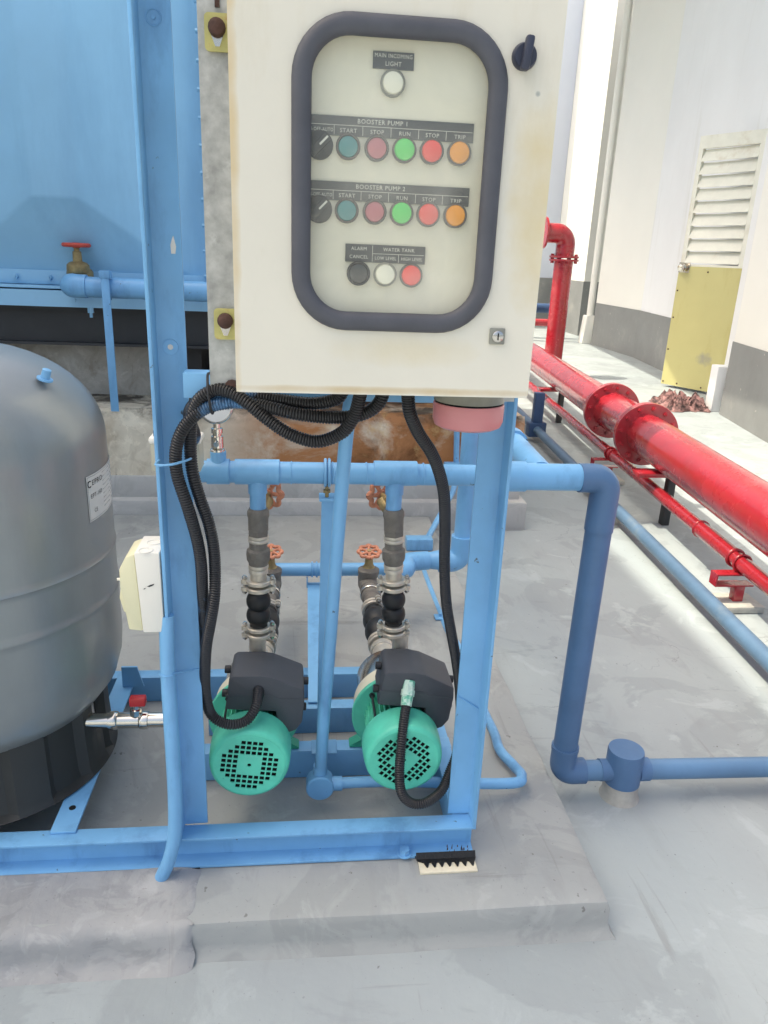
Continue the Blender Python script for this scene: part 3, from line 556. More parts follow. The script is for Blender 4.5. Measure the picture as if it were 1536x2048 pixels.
plate(.054, .1612, 1.268, 1.2905, [(.0898, .0904, 1.269, 1.2895), (.0904, .160, 1.2790, 1.2796), (.1250, .1256, 1.269, 1.279)],
      [('ALARM', .072, 1.2848, .0062, .95), ('CANCEL', .072, 1.2745, .0062, .95), ('WATER TANK', .1255, 1.2848, .0062, .95), ('LOW LEVEL', .1078, 1.2738, .0058, .85), ('HIGH LEVEL', .1432, 1.2738, .0058, .82)])
LENS = {'white': (240, 238, 220), 'teal': (54, 140, 142), 'dull_red': (196, 104, 116), 'green': (84, 220, 104), 'red': (246, 66, 58), 'amber': (242, 156, 20), 'black': (44, 46, 48)}
def lamp(x, z, c, flat=False):
    x, z = SX(x), SZ_(z)
    g = MB(); R = .0152; g.lathe([(0, 0), (R, 0), (R, .006), (R-.0012, .0075), (.0128, .0075), (.0126, .004)], (x, IY, z), (0, -1, 0), 26); b = g.build('indicator', M_BEZEL if c in ('green', 'red', 'amber', 'teal', 'dull_red') else M_GREYP if c != 'black' else M_BLACKP, cb)
    plabel(b, {'white': 'white indicator lamp', 'teal': 'teal start button', 'dull_red': 'dull red stop button', 'green': 'green run lamp', 'red': 'red lamp', 'amber': 'amber trip lamp', 'black': 'black alarm cancel button'}[c])
    g = MB(); h = .0068 if flat else .0105; g.lathe([(.0127, .003), (.0127, h-.003), (.0115, h-.0008), (.008, h), (0.0005, h+.0004)], (x, IY, z), (0, -1, 0), 24); g.build('lens', lens(c, LENS[c]), b)
lamp(.1085, 1.481, 'white')
for z_ in (1.4065, 1.3310):
    z = SZ_(z_); g = MB(); g.lathe([(0, 0), (.0165, 0), (.0165, .004), (.0145, .0055), (0, .006)], (SX(xs[0]), IY, z), (0, -1, 0), 26); b = g.build('selector_switch', M_BLACKP, cb)
    g = MB(); g.box(-.0055, .0055, -.006, 0, -.0145, .0145, .0015, M=Matrix.Translation((SX(xs[0]), IY-.0055, z))@Matrix.Rotation(math.radians(45), 4, 'Y')); g.build('grip', M_BLACKP, b)
    g = MB(); g.box(-.0012, .0012, -.0008, 0, .000, .0135, 0, M=Matrix.Translation((SX(xs[0]), IY-.0116, z))@Matrix.Rotation(math.radians(45), 4, 'Y')); g.build('pointer_mark', M_LETTER, b)
    for x, c in zip(xs[1:], ('teal', 'dull_red', 'green', 'red', 'amber')): lamp(x, z_, c, c in ('teal', 'dull_red'))
lamp(.072, 1.2535, 'black', True); lamp(.1078, 1.2535, 'white'); lamp(.1432, 1.2535, 'red')
# mounting lugs with bolts
for zz, rust in ((1.558, 0), (1.173, 1)):
    g = MB(); g.prism(rrect(-.136, -.080, zz-.027, zz+.019, .006, 4), (0, 1.193, 0), (1, 0, 0), (0, 0, 1), (0, -.004, 0)); lg = g.build('mounting_lug', M_ZINC, cb)
    g = MB(); g.prism([(-.0095, .004), (-.0105, .010), (.0105, .010), (.0095, .004), (.003, -.013), (-.003, -.013)], (-.119, 1.1895, zz-.008), (1, 0, 0), (0, 0, 1), (0, -.0015, 0)); g.build('washer', M_STEEL, lg)
    g = MB(); g.lathe([(.0118, 0), (.0118, .004), (.0105, .0095), (.006, .012), (.0005, .0125)], (-.119, 1.188, zz+.001), (0, -1, 0), 16); g.build('bolt_head', M_RUST, lg)
# galvanised mounting struts
for i, x in enumerate((-.146, .262)):
    t = thing('mounting_strut', ('galvanised steel mounting strip behind the hinge side of the cabinet', 'galvanised steel mounting strip behind the lock side of the cabinet')[i], 'metal strip', (x, 1.2, 1.06))
    g = MB(); g.prism([(0, 0), (.082, 0), (.082, .022), (.079, .022), (.079, .003), (.003, .003), (.003, .022), (0, .022)], (x, 1.1975, 1.058), (1, 0, 0), (0, 1, 0), (0, 0, .72)); g.build('strip', M_GALV, t)
    if i == 0:
        g = MB(); g.box(-.122, -.1155, 1.1955, 1.198, 1.585, 1.70); g.build('slot', M_RUST, t)
        g = MB(); g.lathe([(.012, 0), (.012, .006), (.0008, .009)], (-.112, 1.1975, 1.072), (0, -1, 0), 12); g.build('bolt_head', M_RUST, t)

# beacon under the cabinet
t = thing('alarm_beacon', 'faded pink red alarm beacon hanging under the cabinet', 'beacon', (.247, 1.10, 1.10))
bc = (.2465, 1.10)
g = MB(); g.lathe([(.05, 0), (.0505, -.012), (.052, -.024), (.053, -.026)], (*bc, 1.1035), (0, 0, 1), 40); g.build('base', M_GREYP, t)
g = MB(); g.cyl((*bc, 1.0745), (*bc, 1.0775), .0505, seg=40); g.build('seal', M_DARK, t)
g = MB(); g.lathe([(.0525, 0), (.0535, -.003), (.053, -.026), (.050, -.034), (.042, -.038), (.001, -.040)], (*bc, 1.0745), (0, 0, 1), 40); g.build('lens', M_PINK, t)

# ------------------------------------------------------------------ corrugated conduits
def conduit(name, label, pts, m_, r=.0105, pitch=.0046):
    path = resample(catmull([at(*p) if p[0] > 10 else V(p) for p in pts], 12), pitch/4); R = [r*(1.02, .97, .80, .97)[i % 4] for i in range(len(path))]
    g = MB(); g.tube(path, R, 14); o = g.build(name, m_, angle=80); return tag(o, label, 'conduit', 'black corrugated conduits'), path
conduit('corrugated_conduit', 'black conduit sagging lowest under the cabinet and running down to the left motor',
        [(724, 770, 1.12), (718, 800, 1.13), (708, 832, 1.14), (684, 865, 1.15), (634, 883, 1.16), (580, 868, 1.17), (534, 838, 1.175), (495, 806, 1.18), (460, 784, 1.19), (430, 780, 1.20), (400, 797, 1.205), (384, 830, 1.215), (381, 870, 1.225), (381, 905, 1.23), (386, 948, 1.23), (401, 1000, 1.235), (417, 1045, 1.24), (427, 1094, 1.245), (430, 1143, 1.25), (429, 1192, 1.245), (422, 1240, 1.245), (413, 1290, 1.255), (410, 1340, 1.275), (411, 1386, 1.295), (420, 1424, 1.31), (440, 1443, 1.305), (466, 1449, 1.30), (494, 1440, 1.31), (512, 1412, 1.33), (517, 1378, 1.368)], M_CONDUIT)
conduit('corrugated_conduit', 'black conduit strapped to the front of the left post',
        [(772, 770, 1.13), (756, 808, 1.14), (720, 830, 1.15), (660, 835, 1.165), (594, 828, 1.17), (544, 816, 1.18), (490, 805, 1.195), (446, 807, 1.20), (408, 818, 1.205), (376, 844, 1.208), (357, 878, 1.21), (351, 915, 1.212), (356, 956, 1.215), (375, 1013, 1.22), (394, 1078, 1.232), (402, 1127, 1.24), (405, 1180, 1.255), (409, 1235, 1.285), (408, 1285, 1.31), (400, 1335, 1.325), (392, 1400, 1.33), (388, 1470, 1.33), (384, 1560, 1.33)], M_CONDB)
conduit('corrugated_conduit', 'black conduit highest in the bundle beside the cabinet bottom edge',
        [(690, 770, 1.16), (674, 797, 1.17), (625, 807, 1.18), (560, 800, 1.195), (495, 791, 1.205), (440, 790, 1.215), (400, 800, 1.225), (380, 822, 1.25), (382, 846, 1.29), (390, 870, 1.34), (384, 884, 1.39)], M_CONDB)
conduit('corrugated_conduit', 'black conduit hanging alone beside the right post and looping up to the right motor',
        [(815, 770, 1.12), (816, 793, 1.13), (820, 826, 1.14), (837, 866, 1.16), (862, 904, 1.18), (878, 943, 1.2), (888, 990, 1.22), (890, 1053, 1.25), (889, 1110, 1.27), (890, 1167, 1.28), (894, 1216, 1.29), (902, 1262, 1.30), (912, 1318, 1.315), (919, 1375, 1.325), (921, 1440, 1.33), (915, 1500, 1.322), (899, 1545, 1.305), (882, 1582, 1.28), (852, 1605, 1.255), (823, 1606, 1.25), (803, 1585, 1.25), (799, 1544, 1.262), (803, 1486, 1.285), (808, 1440, 1.315), (813, 1408, 1.342)], M_CONDUIT)
# cable ties
for a, b, lab, m_ in (((415, 752, 1.185), (424, 826, 1.186), 'black cable tie round the conduits at the cabinet corner', M_BLACKP), ((312, 930, 1.20), (380, 918, 1.218), 'blue painted cable tie round the left post and its conduits', M_BLUE)):
    p0, p1 = at(*a), at(*b); g = MB(); d = (p1-p0); mid = (p0+p1)/2+V((0, -.016, 0)); g.tube(catmull([p0+V((0, .03, 0)), p0, mid, p1, p1+V((0, .03, 0))], 6), .0021, 8)
    tag(g.build('cable_tie', m_), lab, 'cable tie')

# ------------------------------------------------------------------ piping, discharge side
HY, HZ = 1.50, .846
dh = thing('discharge_header', 'sky blue horizontal header pipe across the back of the frame', 'pipe', (.2, HY, HZ))
g = MB(); g.tube([(-.21, HY, HZ), (.415, HY, HZ-.003)], .0225, 24); g.build('header_pipe', M_BLUE, dh)
g = MB(); g.tube([(.40, HY, HZ-.004), (.596, HY, HZ-.005)], .029, 28); g.build('header_pipe', M_BLUE, dh)
for x in (-.094, .191):
    g = MB(); g.tube([(x-.045, HY, HZ), (x+.045, HY, HZ)], .0262, 24); g.tube([(x, HY, HZ), (x, HY, HZ-.045)], .0195, 24); g.tube([(x, HY, HZ-.04), (x, HY, .765)], .0168, 24); g.build('tee', M_BLUE, dh)
g = MB(); g.tube([(.375, HY, HZ-.003), (.46, HY, HZ-.004)], [.0275, .0315], 24); g.tube([(.40, HY, HZ-.004), (.47, HY, HZ-.004)], .0325, 26); g.build('reducer', M_BLUE, dh)
g = MB(); g.tube([(-.195, HY, HZ), (-.15, HY, HZ)], .0262, 24); g.tube([(-.172, HY, HZ), (-.172, HY, HZ+.043)], .016, 16); g.build('gauge_tee', M_BLUE, dh)
for x in (-.13, -.025, .06, .13, .25): g = MB(); g.ring((x, HY, HZ-.001), (1, 0, 0), .0226, .0017, 26, 6); g.build('weld_bead', M_BLUE, dh)
# branch going back from the header, behind the right post
br = thing('branch_pipe', 'sky blue branch pipe with ringed collar running back behind the right post', 'pipe', (.5, 1.9, HZ))
b0 = V((.508, HY+.01, HZ-.004)); b1 = V((.64, 4.6, HZ+.02))
g = MB(); g.tube([b0, b1], .030, 26); g.build('pipe', M_BLUE, br)
for k in (.085, .135, .155): q = b0.lerp(b1, k); g = MB(); g.tube([q, q+(b1-b0)*.012], .0365, 26); g.build('collar', M_BLUE, br)
# clamp and support on the header
g = MB()
for dx in (0, .008): g.ring((.045+dx, HY, HZ), (1, 0, 0), .0275, .003, 26, 8)
g.build('pipe_clamp', M_BLUE, dh)
g = MB(); g.cyl((.049, HY, HZ-.024), (.049, HY, HZ-.058), .004, seg=8); g.hexn((.049, HY-.0, HZ-.043), (.049, HY, HZ-.037), .0085); g.build('clamp_bolt', M_BRASS, dh)
hs = thing('header_support', 'sky blue angle iron upright supporting the discharge header', 'support', (.055, HY, .158))
g = MB(); g.prism([(0, 0), (.026, 0), (.026, .004), (.004, .004), (.004, .03), (0, .03)], (.0345, HY+.004, .158), (1, 0, 0), (0, 1, 0), (.004, 0, .632)); g.build('upright', M_BLUE, hs)
g = MB(); g.box(.033, .068, HY-.012, HY+.03, .786, .793, .001); g.build('top_plate', M_BLUE, hs)
g = MB(); g.box(.022, .082, HY-.012, HY+.04, .1575, .1625, .001); g.build('foot_plate', M_BLUE, hs)

def handwheel(name, m_, c, axis, R, parent, stem):
    c = V(c); u, v, w_ = frame(axis); g = MB(); n = 8
    path = [c+(R+.0035*math.cos(n*2*PI*k/64))*(math.cos(2*PI*k/64)*u+math.sin(2*PI*k/64)*v) for k in range(65)]
    g.tube(path, .0055, 8, False); g.lathe([(.0, -.006), (.012, -.006), (.012, .003), (.0, .003)], c, axis, 14)
    for k in range(6): a = k*PI/3; g.cyl(c, c+R*(math.cos(a)*u+math.sin(a)*v), .0048, seg=8)
    g.build(name, m_, parent)
    g = MB(); g.cyl(c-w_*stem, c, .0075, seg=10); g.hexn(c, c+w_*.006, .007); g.build('stem', M_BRASS, parent)

def ring_clamp(g, c, axis, R, sideway):
    """two flat rings drawn together by two bolted ears"""
    c = V(c); w_ = V(axis).normalized(); sd = V(sideway).normalized(); up = w_.cross(sd)
    for k in (-1, 1):
        o = c+w_*k*.0082; g.lathe([(R-.012, -.005), (R+.002, -.005), (R+.004, -.003), (R+.004, .003), (R+.002, .005), (R-.012, .005)], o, w_, 30)
        for s_ in (-1, 1): g.cyl(o+sd*s_*(R+.005)-w_*.0047, o+sd*s_*(R+.005)+w_*.0047, .009, seg=14)
    return [c+sd*s_*(R+.006) for s_ in (-1, 1)]
def flexible(label, c0, c1, r, sideway, name='flexible_joint'):
    """twin-bellows rubber joint with a clamp at either end"""
    c0, c1 = V(c0), V(c1); w_ = (c1-c0).normalized(); L = (c1-c0).length
    t = thing(name, label, 'pipe joint', c0, 'rubber pipe joints')
    prof = []
    for k in range(41):
        s_ = k/40; h = s_*L
        q = 0 if s_ < .14 or s_ > .86 else abs(math.sin((s_-.14)/.72*2*PI))**.6
        prof.append((r*(1+.36*q), h))
    g = MB(); g.lathe(prof, c0, w_, 32); g.build('rubber_bellows', M_BRUB, t, angle=60)
    for c in (c0-w_*.008, c1+w_*.008):
        g = MB(); ears = ring_clamp(g, c, w_, r+.004, sideway); cl = g.build('clamp', M_CLAMP, t)
        for e in ears: g = MB(); g.hexn(e-w_*.019, e-w_*.0135, .0058); g.hexn(e+w_*.0135, e+w_*.019, .0058); g.cyl(e-w_*.022, e+w_*.022, .0034, seg=8); g.build('bolt', M_STEEL, cl)
    return t
def riser(x, lr, xb):
    X = lambda z: x+(xb-x)*(.765-z)/.33
    t = thing('riser_valve_stack', 'grey gate and check valve stack above the %s pump' % lr, 'valve', (x, HY, .64), 'discharge valve stacks')
    ax = (xb-x, 0, -.33)
    def sec(prof, m_, nm, seg=30):
        g = MB(); g.lathe([(r*.76, (.765-z)/.33*V(ax).length) for r, z in prof], (x, HY, .765), ax, seg); return g.build(nm, m_, t)
    sec([(.0245, .768), (.030, .760), (.0305, .752), (.028, .746), (.0275, .722), (.028, .720)], M_GREYV, 'gate_valve_body')
    sec([(.0295, .721), (.0295, .708)], M_GREYV, 'hex_end', 6)
    sec([(.0275, .708), (.0285, .705), (.0285, .702), (.0265, .7), (.0285, .698), (.0285, .694), (.0265, .692)], M_CLAMP, 'thread_ring')
    sec([(.0255, .693), (.0255, .676)], M_GREYV, 'nipple')
    sec([(.026, .678), (.0325, .674), (.0335, .664), (.0325, .653), (.0275, .645), (.027, .640)], M_GREYV, 'check_valve_body')
    sec([(.0275, .641), (.0285, .638), (.0285, .634), (.026, .631), (.0275, .629), (.0275, .622), (.0235, .620), (.0235, .600)], M_CLAMP, 'coupling')
    wx = x+(.017 if lr == 'left' else -.019)
    handwheel('handwheel', M_OWHEEL, (wx, HY+.075, .775), (.25 if lr == 'left' else -.35, 1, .06), .029, t, .05)
    g = MB(); g.cyl((x, HY+.015, .745), (wx, HY+.06, .765), .013, seg=14); g.build('bonnet', M_BRASS, t)
    flexible('black rubber bellows joint with steel clamps on the %s pump riser' % lr, (X(.585), HY, .585), (X(.490), HY, .490), .0195, (1, 0, 0))
riser(-.0935, 'left', -.0975); riser(.1915, 'right', .2055)

# ------------------------------------------------------------------ pumps
AZ = .280
def pump(x, lr, vent_rot, tilt):
    t = thing('booster_pump', 'sea green electric booster pump %s' % ('whose vent squares sit level, the left of the two' if lr == 'left' else 'whose vent squares sit tilted, behind the conduit loop'), 'pump', (x, 1.46, .158), 'booster pumps')
    A = V((x, 0, AZ)); Y = V((0, 1, 0))
    # fan cover: shell plus plate with real square holes
    g = MB(); g.lathe([(.0715, .0), (.0765, .0013), (.0800, .005), (.0820, .012), (.0835, .025), (.0845, .05), (.0845, .068), (.083, .068), (.082, .05), (.079, .014), (.073, .004)], A+Y*1.30, Y, 56, caps=False); cover = g.build('fan_cover', M_GREEN, t)
    q = .0117; sq = .0044; holes = []
    mask = []
    for i in range(-6, 6):
        for j in range(-6, 6):
            cx, cy = (i+.5)*q, (j+.5)*q
            if math.hypot(cx, cy) < .0625 and max(abs(cx), abs(cy)) > .024 and (abs(cx)+abs(cy)) < .079: mask.append((cx, cy))
    for cx, cy in mask:
        c, s_ = math.cos(vent_rot), math.sin(vent_rot); holes.append([(c*(cx+a)-s_*(cy+b), s_*(cx+a)+c*(cy+b)) for a, b in ((-sq, -sq), (sq, -sq), (sq, sq), (-sq, sq))])
    holes.append([(.004*math.cos(k*PI/7), .004*math.sin(k*PI/7)) for k in range(14)])
    vs, fs = holed([(.0722*math.cos(k*PI/32), .0722*math.sin(k*PI/32)) for k in range(64)], holes, .0022)
    g = MB(); g.add(front(vs, x, 1.3005, AZ), fs); g.build('vent_grille', M_GREEN, cover)
    g = MB(); g.cyl((x, 1.309, AZ), (x, 1.312, AZ), .071, seg=32); g.build('dark_interior', M_DARK, cover)
    # finned stator
    g = MB(); g.cyl(A+Y*1.345, A+Y*1.462, .057, seg=40); st = g.build('stator', M_DGREEN, t)
    for k in range(38):
        a = 2*PI*(k+.5)/38
        if abs(math.sin(a)) > .96 and math.sin(a) > 0: continue
        g = MB(); d = V((math.cos(a), 0, math.sin(a))); n_ = V((-math.sin(a), 0, math.cos(a))); o = A+Y*1.35+d*.055-n_*.0011
        g.prism([(0, 0), (.0165, 0), (.0165, .0022), (0, .0022)], o, d, n_, Y*.108); g.build('fin', M_GREEN, st)
    g = MB(); g.lathe([(.06, 0), (.098, 0), (.1, .002), (.1, .010), (.098, .012), (.06, .012)], A+Y*1.462, Y, 48); fl = g.build('motor_flange', M_GREEN, t)
    for s_ in (-1, 1):
        for zz in (-1, 1):
            p = A+V((s_*.056, 0, zz*.056)); g = MB(); g.cyl(p+Y*1.335, p+Y*1.468, .0028, seg=8); g.hexn(p+Y*1.455, p+Y*1.461, .0065); g.build('tie_rod', M_BLACKP, t)
    # pump end
    g = MB(); g.lathe([(.05, 0), (.084, .0), (.092, .006), (.094, .02), (.092, .05), (.084, .062), (.06, .066)], A+Y*1.475, Y, 40); g.build('pump_cover', M_PCREAM, t)
    g = MB(); g.lathe([(.06, 0), (.076, .0), (.078, .004), (.078, .085), (.072, .095), (.045, .1), (.045, .115)], A+Y*1.54, Y, 40); g.build('stage_casing', M_STEEL, t)
    g = MB(); g.lathe([(.022, .0), (.022, .04), (.024, .04), (.024, .05), (.0185, .05), (.0185, .095)], (x+.008, HY, .375), (0, 0, 1), 26); g.build('outlet_stub', M_CLAMP, t)
    for s_ in (-1, 1):
        g = MB(); g.prism([(0, 0), (.05, 0), (.05, .005), (.006, .03), (.006, .08), (0, .08)], (x+s_*.05, 1.512, .1585), (s_, 0, 0), (0, 0, 1), (0, .03, 0), bev=.001); g.build('foot', M_DGREEN, t)
    # terminal box
    B = A+V((.032, 0, .128)); R = Matrix.Translation(B)@Matrix.Rotation(tilt, 4, 'Y')
    g = MB(); bm = bmesh.new()
    pl = [(-.083, -.044), (.022, -.048), (.024, -.083), (.034, -.096), (.052, -.1), (.066, -.094), (.078, -.075), (.081, -.02), (.078, .006), (.012, .034), (-.012, .038), (-.068, .036), (-.076, .030)]
    a = [bm.verts.new((px_, 1.368, pz)) for px_, pz in pl]; b = [bm.verts.new((px_*.97, 1.470, pz*.94+.004)) for px_, pz in pl]
    bm.faces.new(a); bm.faces.new(b[::-1])
    for i in range(len(pl)): bm.faces.new((a[i], b[i], b[(i+1) % len(pl)], a[(i+1) % len(pl)]))
    bmesh.ops.recalc_face_normals(bm, faces=bm.faces); bmesh.ops.bevel(bm, geom=bm.edges[:], offset=.0045, segments=2, profile=.5, affect='EDGES')
    bmesh.ops.transform(bm, matrix=R, verts=bm.verts); g.addbm(bm); tb = g.build('terminal_box', M_TBOX, t)
    g = MB(); g.prism([(-.083, -.008), (.012, -.006), (.024, -.014), (.078, -.016), (.079, -.0195), (.024, -.018), (.012, -.0095), (-.083, -.0115)], (0, 1.3695, 0), (1, 0, 0), (0, 0, 1), (0, -.0022, 0))
    for v in g.v: v.xyz = R@v
    g.build('cover_seam', M_TBOX, tb)
    for px_, pz, yy in ((-.083, .022, 1.42), (-.086, -.02, 1.395), (.083, -.01, 1.43), (.080, -.055, 1.40)):
        s_ = 1 if px_ > 0 else -1; g = MB(); g.cyl(R@V((px_-s_*.006, yy, pz)), R@V((px_+s_*.006, yy, pz)), .0085, seg=12, bev=.001); g.build('cover_screw', M_BLACKP, tb)
    # gland
    if lr == 'left': p0, p1 = at(517, 1362, 1.395), at(517, 1392, 1.357); m_ = M_BLACKP
    else: p0, p1 = at(819, 1362, 1.372), at(812, 1412, 1.338); m_ = M_TAPE
    g = MB(); d = p1-p0; g.tube([p0, p0+d*.35, p0+d*.36, p0+d*.6, p0+d*.61, p1], [.0125, .0125, .0145, .0145, .0125, .0115], 12 if lr == 'left' else 8); g.build('cable_gland', m_, t)
    return t
pump(-.1075, 'left', math.radians(-8), math.radians(2)); pump(.2125, 'right', math.radians(-38), math.radians(4))

# ------------------------------------------------------------------ suction side
SZ = .28; SY = 2.30
sh = thing('suction_header', 'sky blue suction header on the floor behind the pumps', 'pipe', (.2, SY, SZ))
g = MB(); g.tube([(-.14, SY, SZ), (.30, SY, SZ)], .022, 22); g.build('header_pipe', M_BLUE, sh)
g = MB(); g.tube(rounded([(.285, SY-.01, SZ-.01), (.345, SY, SZ-.005), (.352, SY+.06, SZ+.0), (.43, SY+.075, SZ)], .03), .033, 22); g.tube([(.345, SY+.06, SZ), (.46, SY+.08, SZ)], .028, 22); g.build('offset_elbow', M_BLUE, sh)
g = MB(); g.tube([(.43, SY+.075, SZ), (.48, SY+.078, SZ)], [.028, .037], 24); g.tube(rounded([(.47, SY+.078, SZ-.004), (.548, SY+.08, SZ-.004), (.548, SY+.08, SZ+.09)], .05), .0385, 24); g.tube([(.548, SY+.08, SZ+.07), (.548, SY+.08, 1.5)], .030, 24); g.tube([(.548, SY+.08, SZ+.05), (.548, SY+.08, SZ+.085)], .036, 24); g.build('feed_pipe', M_BLUE, sh)
for x in (.03, .045): g = MB(); g.ring((x, SY, SZ), (1, 0, 0), .0245, .003, 24, 8); g.build('pipe_clamp', M_BLUE, sh)
g = MB(); g.prism([(0, 0), (.05, 0), (.05, .004), (.004, .004), (.004, .034), (0, .034)], (.012, SY-.02, .222), (1, 0, 0), (0, 0, 1), (0, .035, 0)); g.build('clamp_bracket', M_BLUE, sh)
g = MB(); a0, a1 = at(628, 1172, SY-.02), V((.036, 1.70, .16)); g.prism([(-.021, 0), (.021, 0), (.021, .004), (-.021, .004)], a1+V((0, 0, 0)), (1, 0, 0), (0, .1, 1), a0-a1); g.build('support_bar', M_BLUE, sh)
for x, lr in ((-.1, 'left'), (.208, 'right')):
    v = thing('suction_gate_valve', 'grey gate valve with orange handwheel on the suction side of the %s pump' % lr, 'valve', (x, 2.2, SZ), 'suction gate valves')
    y0 = 2.17
    g = MB(); g.lathe([(.024, 0), (.03, .005), (.03, .02), (.026, .024), (.03, .04), (.033, .055), (.03, .07), (.026, .085), (.03, .09), (.03, .11), (.024, .13)], (x, y0-.04, SZ), (0, 1, 0), 28); g.lathe([(.033, 0), (.031, .03), (.034, .036), (.034, .048), (.02, .056)], (x, y0+.02, SZ), (0, 0, 1), 24); g.build('valve_body', M_GREYV, v)
    g = MB(); g.lathe([(.033, .0), (.033, .008), (.024, .012), (.014, .03), (.012, .05)], (x, y0+.02, SZ+.036), (0, 0, 1), 20); g.build('bonnet', M_BRASS, v)
    handwheel('handwheel', M_OWHEEL, (x, y0+.02, SZ+.108), (0, -.25, 1), .032, v, .045)
    px = -.1075 if lr == 'left' else .2125
    pc = lambda y: V((px+(x-px)*(y-1.66)/(2.13-1.66), y, AZ+(SZ-AZ)*(y-1.66)/.47))
    u = thing('suction_union', 'ribbed stainless union between gate valve and rubber joint behind the %s pump' % lr, 'pipe fitting', pc(2.05), 'suction unions')
    g = MB(); g.lathe([(.026, 0), (.03, .004), (.03, .010), (.026, .014), (.024, .02), (.024, .05), (.030, .056), (.031, .066), (.027, .07), (.027, .09), (.03, .094), (.03, .104), (.026, .108)], pc(2.022), (0, 1, 0), 6 if False else 26); g.build('fitting', M_GREYV, u)
    g = MB(); g.lathe([(.031, 0), (.033, .003), (.033, .008), (.031, .011)], pc(2.10), (0, 1, 0), 26); g.build('thread_ring', M_STEEL, u)
    flexible('black rubber suction joint with steel clamps behind the %s pump' % lr, pc(1.80), pc(1.99), .028, (.8, 0, .6) if lr == 'left' else (.35, 0, 1))
    g = MB(); g.lathe([(.03, 0), (.03, .09), (.033, .092), (.033, .11)], pc(1.655), (0, 1, 0), 26); tag(g.build('inlet_stub', M_CLAMP), 'stainless inlet stub at the back of the %s pump' % lr, 'pipe fitting', 'pump inlet stubs')

# ------------------------------------------------------------------ dark blue drop pipe with the capped support
dp = thing('drop_pipe', 'slate blue pipe dropping from the header elbow to the capped stub and right', 'pipe', (.64, HY, .08))
el = rounded([(.585, HY, HZ-.006), (.652, HY, HZ-.006), (.645, HY, .10), (.645, HY, .082), (.74, HY, .080)], .055, 10)
g = MB(); g.tube(rounded([(.590, HY, HZ-.006), (.653, HY, HZ-.006), (.650, HY, .72)], .052, 12), .0315, 28); g.build('upper_elbow', M_DBLUE, dp)
g = MB(); g.tube([(.6507, HY, .75), (.6435, HY, .13)], .0292, 28); g.build('vertical_pipe', M_DBLUE, dp)
g = MB(); g.tube(rounded([(.6437, HY, .150), (.643, HY, .079), (.70, HY, .079)], .045, 12), .0318, 28); g.tube([(.6438, HY, .145), (.6437, HY, .155)], .0335, 28); g.build('lower_elbow', M_DBLUE, dp)
g = MB(); g.tube([(.69, HY, .079), (2.2, HY, .055)], .0255, 24); g.build('floor_pipe', M_FBLUE, dp)
g = MB(); g.lathe([(.0445, .0), (.0445, .088), (.043, .0935), (.001, .0955)], (.803, HY, .045), (0, 0, 1), 36); g.tube([(.74, HY, .079), (.77, HY, .079)], .0275, 24); g.tube([(.84, HY, .077), (.868, HY, .077)], .029, 24); g.build('capped_stub', M_DBLUE, dp)
g = MB(); g.lathe([(.052, -.005), (.047, .006), (.0445, .016), (.0435, .03), (.043, .048)], (.803, HY, 0), (0, 0, 1), 36); g.build('cement_collar', M_STUB, dp)

# ------------------------------------------------------------------ conduits and junction boxes in blue
cc = thing('central_conduit', 'sky blue conduit from the cabinet down to a round junction box between the pumps', 'conduit', (.036, 1.25, .26))
p = [V((.080, 1.222, 1.09)), at(690, 900, 1.24), at(670, 1150, 1.29), at(655, 1350, 1.34), at(648, 1430, 1.37), at(641, 1540, 1.405)]
g = MB(); g.tube(catmull(p, 8), [.0118+.0015*k/40 for k in range(41)], 18); g.build('conduit_pipe', M_BLUE, cc)
jb = at(640, 1575, 1.39); g = MB(); g.lathe([(.028, 0), (.031, -.002), (.031, -.034), (.028, -.037), (.001, -.0375)], jb+V((0, .03, 0)), (0, 1, 0), 30); g.lathe([(.0155, 0), (.0155, .026)], jb+V((0, .015, .022)), (0, 0, 1), 18); g.build('round_box', M_BLUE, cc)
g = MB(); q = jb+V((.02, .012, 0)); e = at(1012, 1567, 1.408); pts = [q, V((.2, 1.405, q.z-.002)), e, at(1043, 1553, 1.435), at(1028, 1532, 1.49), at(1000, 1500, 1.56), at(988, 1465, 1.65), at(965, 1415, 1.78), V((.50, 2.0, .105)), at(885, 1240, 2.33), at(850, 1150, 2.72), at(835, 1110, 2.95)]
pp = catmull(pts, 8); g.tube(pp, [.0125]*len(pp), 14); g.tube([q, q+V((.03, 0, 0))], .016, 16); g.build('floor_conduit', M_BLUE, cc)
fb = thing('floor_junction_box', 'small sky blue junction box on the floor behind the right pump', 'junction box', at(830, 1095, 2.98))
c = at(836, 1098, 2.98); g = MB(); g.box(c.x-.055, c.x+.06, c.y-.03, c.y+.03, .081, c.z+.055, .006); g.build('box', M_BLUE, fb)
g = MB(); g.tube([at(852, 1082, 2.98), at(905, 985, 3.35)], .013, 12); g.tube(rounded([at(905, 985, 3.35), at(912, 960, 3.43), at(914, 840, 3.44)], .04), .014, 12); g.build('conduit_pipe', M_BLUE, fb)
p_ = at(911, 930, 3.42); g = MB(); g.box(p_.x-.055, p_.x+.055, p_.y-.02, p_.y+.02, p_.z-.012, p_.z+.012, .003); g.build('saddle', M_BLUE, fb)
foot = at(885, 1245, 2.33); g = MB(); g.box(foot.x-.03, foot.x+.015, foot.y-.02, foot.y+.02, .081, .087, .002); g.cyl((foot.x-.01, foot.y, .085), (foot.x-.01, foot.y, .10), .006, seg=8); g.build('saddle', M_BLUE, fb)
lc = thing('left_conduit', 'sky blue conduit from the cream isolator box down into the mortar', 'conduit', at(320, 1760, 1.215))
